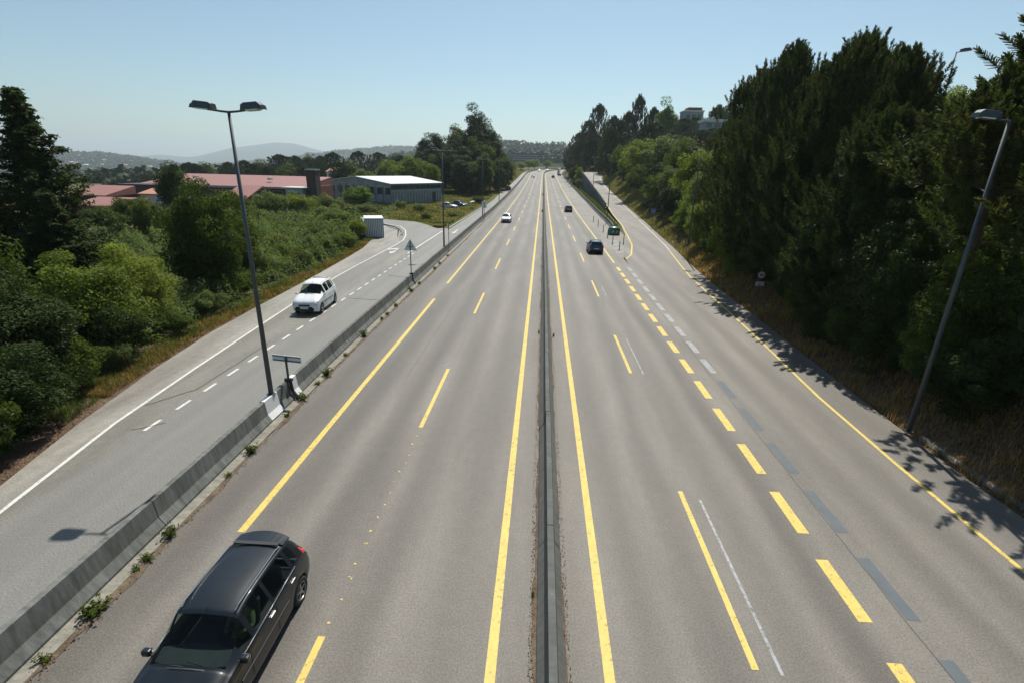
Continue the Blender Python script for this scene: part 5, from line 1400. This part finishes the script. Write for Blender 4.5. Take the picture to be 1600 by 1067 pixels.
# bramble thicket on the left
def bramble(n, x0, x1, y0, y1, seed, leaf, hgt, mat, name, label, test=None, bias=1.6):
    rs = RS(seed)
    x, y = cover_points(n, x0, x1, y0, y1, rs, test or (lambda x, y, r: np.ones(len(x), bool)), bias)
    h = np.clip(.55+.6*vnoise(x, y, .55, seed)+.45*vnoise(x, y, 1.5, seed+1)+.28*vnoise(x, y, 3.6, seed+2), .05, 2)*hgt
    edge = smooth01(np.minimum(x1(y)-x, x-x0(y))/1.6)
    z = terrain(x, y)+h*edge*(.35+.65*rs.rand(len(x))**.35)+.03
    e = .12
    gx = (.6*(vnoise(x+e, y, .55, seed)-vnoise(x-e, y, .55, seed))+.35*(vnoise(x+e, y, 1.7, seed+1)-vnoise(x-e, y, 1.7, seed+1)))/(2*e)*hgt
    gy = (.6*(vnoise(x, y+e, .55, seed)-vnoise(x, y-e, .55, seed))+.35*(vnoise(x, y+e, 1.7, seed+1)-vnoise(x, y-e, 1.7, seed+1)))/(2*e)*hgt
    Nn = np.stack([-gx, -gy, np.ones(len(x))], -1)
    V, F = leaves(np.stack([x, y, z], -1), Nn, leaf, rs, .62)
    # bigger leaves farther away
    P = np.repeat(np.stack([x, y, z], -1), 4, axis=0); k = np.repeat(np.clip(y/38, .75, 2.6), 4)[:, None]
    V = P+(V-P)*k
    return tag(mesh_obj(name, V, F, M[mat]), label, 'ground cover', kind='stuff')
bramble(260000, lambda y: np.interp(y, [8, 20, 40, 60, 80], [-30, -36, -44, -52, -58]), lambda y: asphL(np.minimum(y, 57))-np.interp(y, [8, 20, 30, 50, 60, 80], [1.2, 1.1, 1.0, .8, 1.4, 7.5]), 8, 80, 5, .145, 2.3, 'bramble', 'bramble_thicket', 'bramble thicket covering the slope left of the service road')
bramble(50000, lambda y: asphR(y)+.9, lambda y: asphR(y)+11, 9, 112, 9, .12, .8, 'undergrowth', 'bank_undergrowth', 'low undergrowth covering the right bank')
bramble(40000, lambda y: np.interp(y, [84, 100, 160], [-75, -70, -60]), lambda y: np.interp(y, [84, 100, 112, 135, 160], [-30, -29, -30, -28, -18]), 89, 160, 12, .11, .6, 'greengrass', 'rough_grassland', 'rough green growth around the shed')
# blades of grass
def grass(name, label, x0, x1, y0, y1, n, h, mat, seed, test=None, bias=1.5, w=.012):
    rs = RS(seed)
    x, y = cover_points(n, x0, x1, y0, y1, rs, test or (lambda x, y, r: vnoise(x, y, 2.6, seed) > r.uniform(-.9, .5, len(x))), bias)
    n = len(x); z = terrain(x, y)
    hh = h*(.45+.8*rs.rand(n))*(.75+.4*vnoise(x, y, .9, seed)); k = np.clip(y/22, .8, 4.5)
    a = rs.uniform(0, 6.28, n); lean = rs.uniform(.1, .8, n)*hh
    dx, dy = np.cos(a), np.sin(a); ww = w*k
    tip = np.stack([x+dx*lean, y+dy*lean, z+hh], -1); mid = np.stack([x+dx*lean*.35, y+dy*lean*.35, z+hh*.6], -1)
    s = np.stack([-dy*ww, dx*ww, 0*x], -1); b = np.stack([x, y, z-.02], -1)
    V = np.stack([b-s, b+s, mid+s*.8, mid-s*.8, tip], 1).reshape(-1, 3)
    i = np.arange(n)*5
    F = np.concatenate([np.stack([i, i+1, i+2, i+3], -1), np.stack([i+3, i+2, i+4, i+4], -1)])
    Fq = [tuple(f) for f in []]
    me = mesh_obj(name, V, np.stack([i, i+1, i+2, i+3], -1), M[mat]) if False else None
    F3 = np.concatenate([np.stack([i, i+1, i+2], -1), np.stack([i, i+2, i+3], -1), np.stack([i+3, i+2, i+4], -1)])
    return tag(mesh_obj(name, V, F3, M[mat]), label, 'grass', kind='stuff')
grass('dry_grass_verge', 'orange dry grass along the left edge of the service road', lambda y: asphL(np.minimum(y, 60))-np.interp(y, [10, 20, 60], [1.5, 1.7, 1.4]), lambda y: asphL(np.minimum(y, 60))-.15, 17, 62, 24000, .3, 'drygrass', 41, bias=1.3)
grass('green_verge_grass', 'green grass mixed into the dry left verge', lambda y: asphL(np.minimum(y, 60))-1.9, lambda y: asphL(np.minimum(y, 60))-.4, 15, 62, 16000, .34, 'greengrass', 51, bias=1.3)
grass('dry_bank_grass', 'dry reddish grass on the foot of the right bank', lambda y: asphR(y)+.05, lambda y: asphR(y)+4.2, 9, 60, 38000, .5, 'drygrass', 42, bias=1.5)
grass('straw_grass_verge', 'straw coloured grass between the ramp and the wood', lambda y: asphR(y)+.1, lambda y: asphR(y)+np.interp(y, [55, 80, 120, 200], [3.5, 3.5, 4.5, 4]), 50, 200, 26000, .55, 'straw', 43, bias=1.2)
grass('field_grass', 'dry and green grass on the corner between the two roads on the left', lambda y: np.interp(y, [75, 84, 87, 112, 160, 200], [-15, -21, -28, -30, -40, -32]), lambda y: asphL(y)-.2-.01*y, 76, 215, 60000, .55, 'straw', 44, test=lambda x, y, r: vnoise(x, y, .35, 3) > r.uniform(-.8, .4, len(x)), bias=1.3)
grass('field_green_grass', 'green tufts on the corner between the two roads on the left', lambda y: np.interp(y, [75, 84, 87, 112, 160, 200], [-15, -21, -28, -30, -40, -32]), lambda y: asphL(y)-.2-.01*y, 76, 215, 40000, .6, 'greengrass', 45, test=lambda x, y, r: vnoise(x, y, .35, 3) < r.uniform(-.4, .6, len(x)), bias=1.3)
grass('gore_grass', 'grass between the gore barrier and the retaining wall', lambda y: np.interp(y, [80, 116, 164, 250], [11.7, 12.4, 12.9, 12.7]), lambda y: np.where(y < 214, rampL(y)-.7, 16), 82, 250, 16000, .5, 'greengrass', 46, bias=1.1)
grass('far_verge_grass', 'dry grass on the slope left of the far road', lambda y: asphL(y)-14, lambda y: asphL(y)-.2, 195, 420, 26000, .9, 'straw', 47, bias=1.0, w=.02)
grass('median_grass', 'brown dry weeds along the foot of the median barrier', lambda y: .53-.42+0*y, lambda y: .53-.26+0*y, 2, 90, 5000, .05, 'litter', 48, bias=1.5, w=.008)
grass('median_grass', 'brown dry weeds along the foot of the median barrier', lambda y: .53+.26+0*y, lambda y: .53+.40+0*y, 2, 90, 4000, .05, 'litter', 49, bias=1.5, w=.008)
grass('gutter_grass', 'dry weeds in the gutter of the left barrier', lambda y: barL(y)+.52, lambda y: barL(y)+.80, 3, 120, 9000, .10, 'straw', 50, bias=1.5, w=.008)
# loose debris
def debris(name, label, x0, x1, y0, y1, n, size, mat, seed):
    rs = RS(seed); y = y0+(y1-y0)*rs.rand(n)**1.4; a, b = x0(y), x1(y); x = a+(b-a)*rs.rand(n)
    z = np.where(x < -9, terrain(x, y)+.03, .015) if x.mean() < -11 else np.full(n, .02)+(terrain(x, y)+.06)*(y > 1)
    V, F = leaves(np.stack([x, y, z+.01*rs.rand(n)], -1), np.tile([0, 0, 2.5], (n, 1)), size, rs, .8)
    return tag(mesh_obj(name, V, F, M[mat]), label, 'debris', kind='stuff')
debris('median_debris', 'grit and fallen leaves along the median barrier', lambda y: .53-.43+0*y, lambda y: .53-.27+0*y, 2, 60, 2600, .03, 'litter', 61)
debris('median_debris', 'grit and fallen leaves along the median barrier', lambda y: .53+.27+0*y, lambda y: .53+.40+0*y, 2, 60, 2200, .03, 'litter', 62)
debris('gutter_debris', 'grit and dead leaves in the gutter of the left barrier', lambda y: barL(y)+.3, lambda y: barL(y)+.78, 2, 60, 3000, .045, 'litter', 63)
debris('leaf_litter', 'dry leaves on the shoulder of the service road', lambda y: asphL(y)-2.2, lambda y: asphL(y)+.3, 8, 30, 16000, .04, 'litter', 64)
debris('leaf_litter', 'dry leaves beside the drain on the right', lambda y: asphR(y)+.2, lambda y: asphR(y)+3, 8, 40, 12000, .045, 'litter', 65)

# weeds growing in the gutter, one by one
def weed_mesh(seed):
    rs = RS(seed); P = []; Nn = []
    for i in range(16):
        a = rs.uniform(0, 6.28); r = rs.uniform(.05, .3); h = rs.uniform(.12, .36)
        f = rs.rand(22); P.append(np.stack([np.cos(a)*r*f, np.sin(a)*r*f, h*f**.8], -1)+rs.normal(size=(22, 3))*.03); Nn.append(np.tile([math.cos(a)*.5, math.sin(a)*.5, .7], (22, 1)))
    P = np.concatenate(P); P[:, 2] = np.maximum(P[:, 2], .01)
    return leaves(P, np.concatenate(Nn), .085, rs, .45)
wm = []
for k in range(3):
    V, F = weed_mesh(k+70); o = mesh_obj('weed_tuft', V, F, M['leaf_mid']); wm.append(o.data); bpy.data.objects.remove(o)
wp = [(7.35, 1.15, .85), (6.3, .6, .75), (9.72, .8, 1.0), (8.9, .7, .7), (8.55, .5, .6), (13.6, .8, 1.1), (12.3, .55, .6), (16.1, .6, .9), (17.5, .9, 1.0), (19.0, .6, .7), (20.0, .95, 1.2), (22.4, .6, .8), (25.3, .9, 1.3), (28.6, .6, 1.0), (29.6, .6, 1.0), (31.6, .7, 1.0), (35.8, .9, 1.2), (38.4, .7, 1.0), (44.5, .8, 1.1), (47, .8, 1.1), (51.5, .7, .9)]
wl_ = ['largest green weed tuft in the gutter at the bottom left', 'small weed at the bottom left edge of the gutter', 'weed tuft in the gutter beside the lamp head shadow', 'small weed following the largest tuft', 'tiny weed between the two larger tufts at the bottom left', 'dark weed tuft halfway to the lamp', 'tiny weed below the halfway tuft', 'weed just before the white cover plate', 'weed under the sign bracket', 'weed just beyond the sign bracket', 'tall dark weed after the rectangular sign', 'small weed after the tall dark one', 'bushy weed opposite the white people carrier', 'first of a pair of weeds beyond the bushy one', 'second of a pair of weeds beyond the bushy one', 'weed past the pair', 'bushy weed before the triangular sign', 'weed at the foot of the triangular sign', 'weed past the triangular sign', 'weed second past the triangular sign', 'weed before the second lamp']
for i, ((y, s, hs), lb) in enumerate(zip(wp, wl_)):
    o = bpy.data.objects.new('weed_tuft', wm[i % 3]); COL.objects.link(o)
    o.location = (float(barL(y))+.58, y, .02); o.scale = (s, s*1.1, s*hs); o.rotation_euler = (0, 0, i*1.7)
    tag(o, lb, 'weed', 'weeds in the gutter of the left barrier')
for i, (x, y, s, lb) in enumerate([(.16, 8.6, .28, 'small dark weed against the median barrier near the bottom'), (.13, 27.3, .5, 'dark weed on the left foot of the median barrier'), (.98, 26.8, .5, 'dark weed on the right foot of the median barrier'), (.15, 110, 1.6, 'dark weed on the median far ahead'), (.2, 165, 2.2, 'dark bush on the median farthest ahead')]):
    o = bpy.data.objects.new('weed_tuft', wm[i % 3]); COL.objects.link(o); o.location = (x, y, float(zmain(y))+.01); o.scale = (s*.6, s*1.2, s); tag(o, lb, 'weed', 'weeds along the median barrier')
# broken rail in the brambles
t = empty('wooden_rail', (-31.6, 60.0, gz(-31.6, 60)), R_(4), 'weathered pale wooden rail lying in the brambles', 'fence')
MB().box((0, 0, 1.0), (4.2, .08, .14)).build('rail', M['conc_light'], t); MB().box((2.0, 0, .6), (.12, .12, 1.3)).build('post', M['conc_light'], t); MB().box((-1.9, 0, .5), (.12, .12, 1.2)).build('post', M['conc_light'], t)

# ------------------------------------------------------------------ light, sky, haze, camera
SUN_EL, SUN_AZ = 57.0, 8.5      # azimuth measured from +Y towards +X
w = bpy.data.worlds.new('World'); scene.world = w; w.use_nodes = True
nt = w.node_tree; sky = nt.nodes.new('ShaderNodeTexSky'); sky.sky_type = 'NISHITA'; sky.sun_disc = False
sky.sun_elevation = R_(SUN_EL); sky.sun_rotation = R_(SUN_AZ); sky.air_density = 1.0; sky.dust_density = .7; sky.ozone_density = 1.6; sky.altitude = 50
bg = nt.nodes['Background']; nt.links.new(mixc(nt, 1.0, sky.outputs[0], (.88, 1.01, .98), 'MULTIPLY'), bg.inputs[0]); bg.inputs[1].default_value = .088
l = bpy.data.lights.new('sun', 'SUN'); l.energy = 4.9; l.angle = R_(.5); l.color = (1, .95, .85)
so = bpy.data.objects.new('sun', l); COL.objects.link(so)
d = Vector((math.sin(R_(SUN_AZ))*math.cos(R_(SUN_EL)), math.cos(R_(SUN_AZ))*math.cos(R_(SUN_EL)), math.sin(R_(SUN_EL))))
so.rotation_euler = d.to_track_quat('Z', 'Y').to_euler(); so.location = (0, 0, 60)

HAZE = True
if HAZE:
    m = bpy.data.materials.new('haze'); m.use_nodes = True; nt = m.node_tree; nt.nodes.clear()
    o_ = nt.nodes.new('ShaderNodeOutputMaterial'); pv = nt.nodes.new('ShaderNodeVolumePrincipled')
    pv.inputs['Color'].default_value = (.82, .94, 1.0, 1); pv.inputs['Density'].default_value = 1.5e-4; pv.inputs['Anisotropy'].default_value = .35
    nt.links.new(pv.outputs[0], o_.inputs['Volume'])
    hz = MB().box((0, 7600, 145), (36000, 16600, 440)).build('haze', m); tag(hz, kind='stuff')
    m.cycles.homogeneous_volume = True if hasattr(m, 'cycles') else None

f = 776.0
dn = np.array([745-800, 2744-533.5, f]); dn /= np.linalg.norm(dn)
fw = np.array([849-800, 262-533.5, f]); fw -= dn*(fw@dn); fw /= np.linalg.norm(fw)
rt = np.cross(dn, fw); rt /= np.linalg.norm(rt)
def W(e): e = np.array(e, float); return Vector((e@rt, e@fw, -(e@dn)))
cx_, cy_, cz_ = W((1, 0, 0)), W((0, -1, 0)), W((0, 0, -1))
cam = bpy.data.cameras.new('camera'); cam.lens = 36*f/1600; cam.sensor_width = 36; cam.clip_end = 40000; cam.clip_start = .1
co = bpy.data.objects.new('camera', cam); COL.objects.link(co)
m4 = Matrix(((cx_.x, cy_.x, cz_.x, 0), (cx_.y, cy_.y, cz_.y, 0), (cx_.z, cy_.z, cz_.z, 9.0), (0, 0, 0, 1)))
co.matrix_world = m4
scene.camera = co
scene.render.engine = 'CYCLES'
scene.view_settings.view_transform = 'Standard'; scene.view_settings.look = 'None'; scene.view_settings.exposure = .24; scene.view_settings.gamma = 1
scene.cycles.max_bounces = 6; scene.cycles.transparent_max_bounces = 12; scene.cycles.volume_bounces = 0
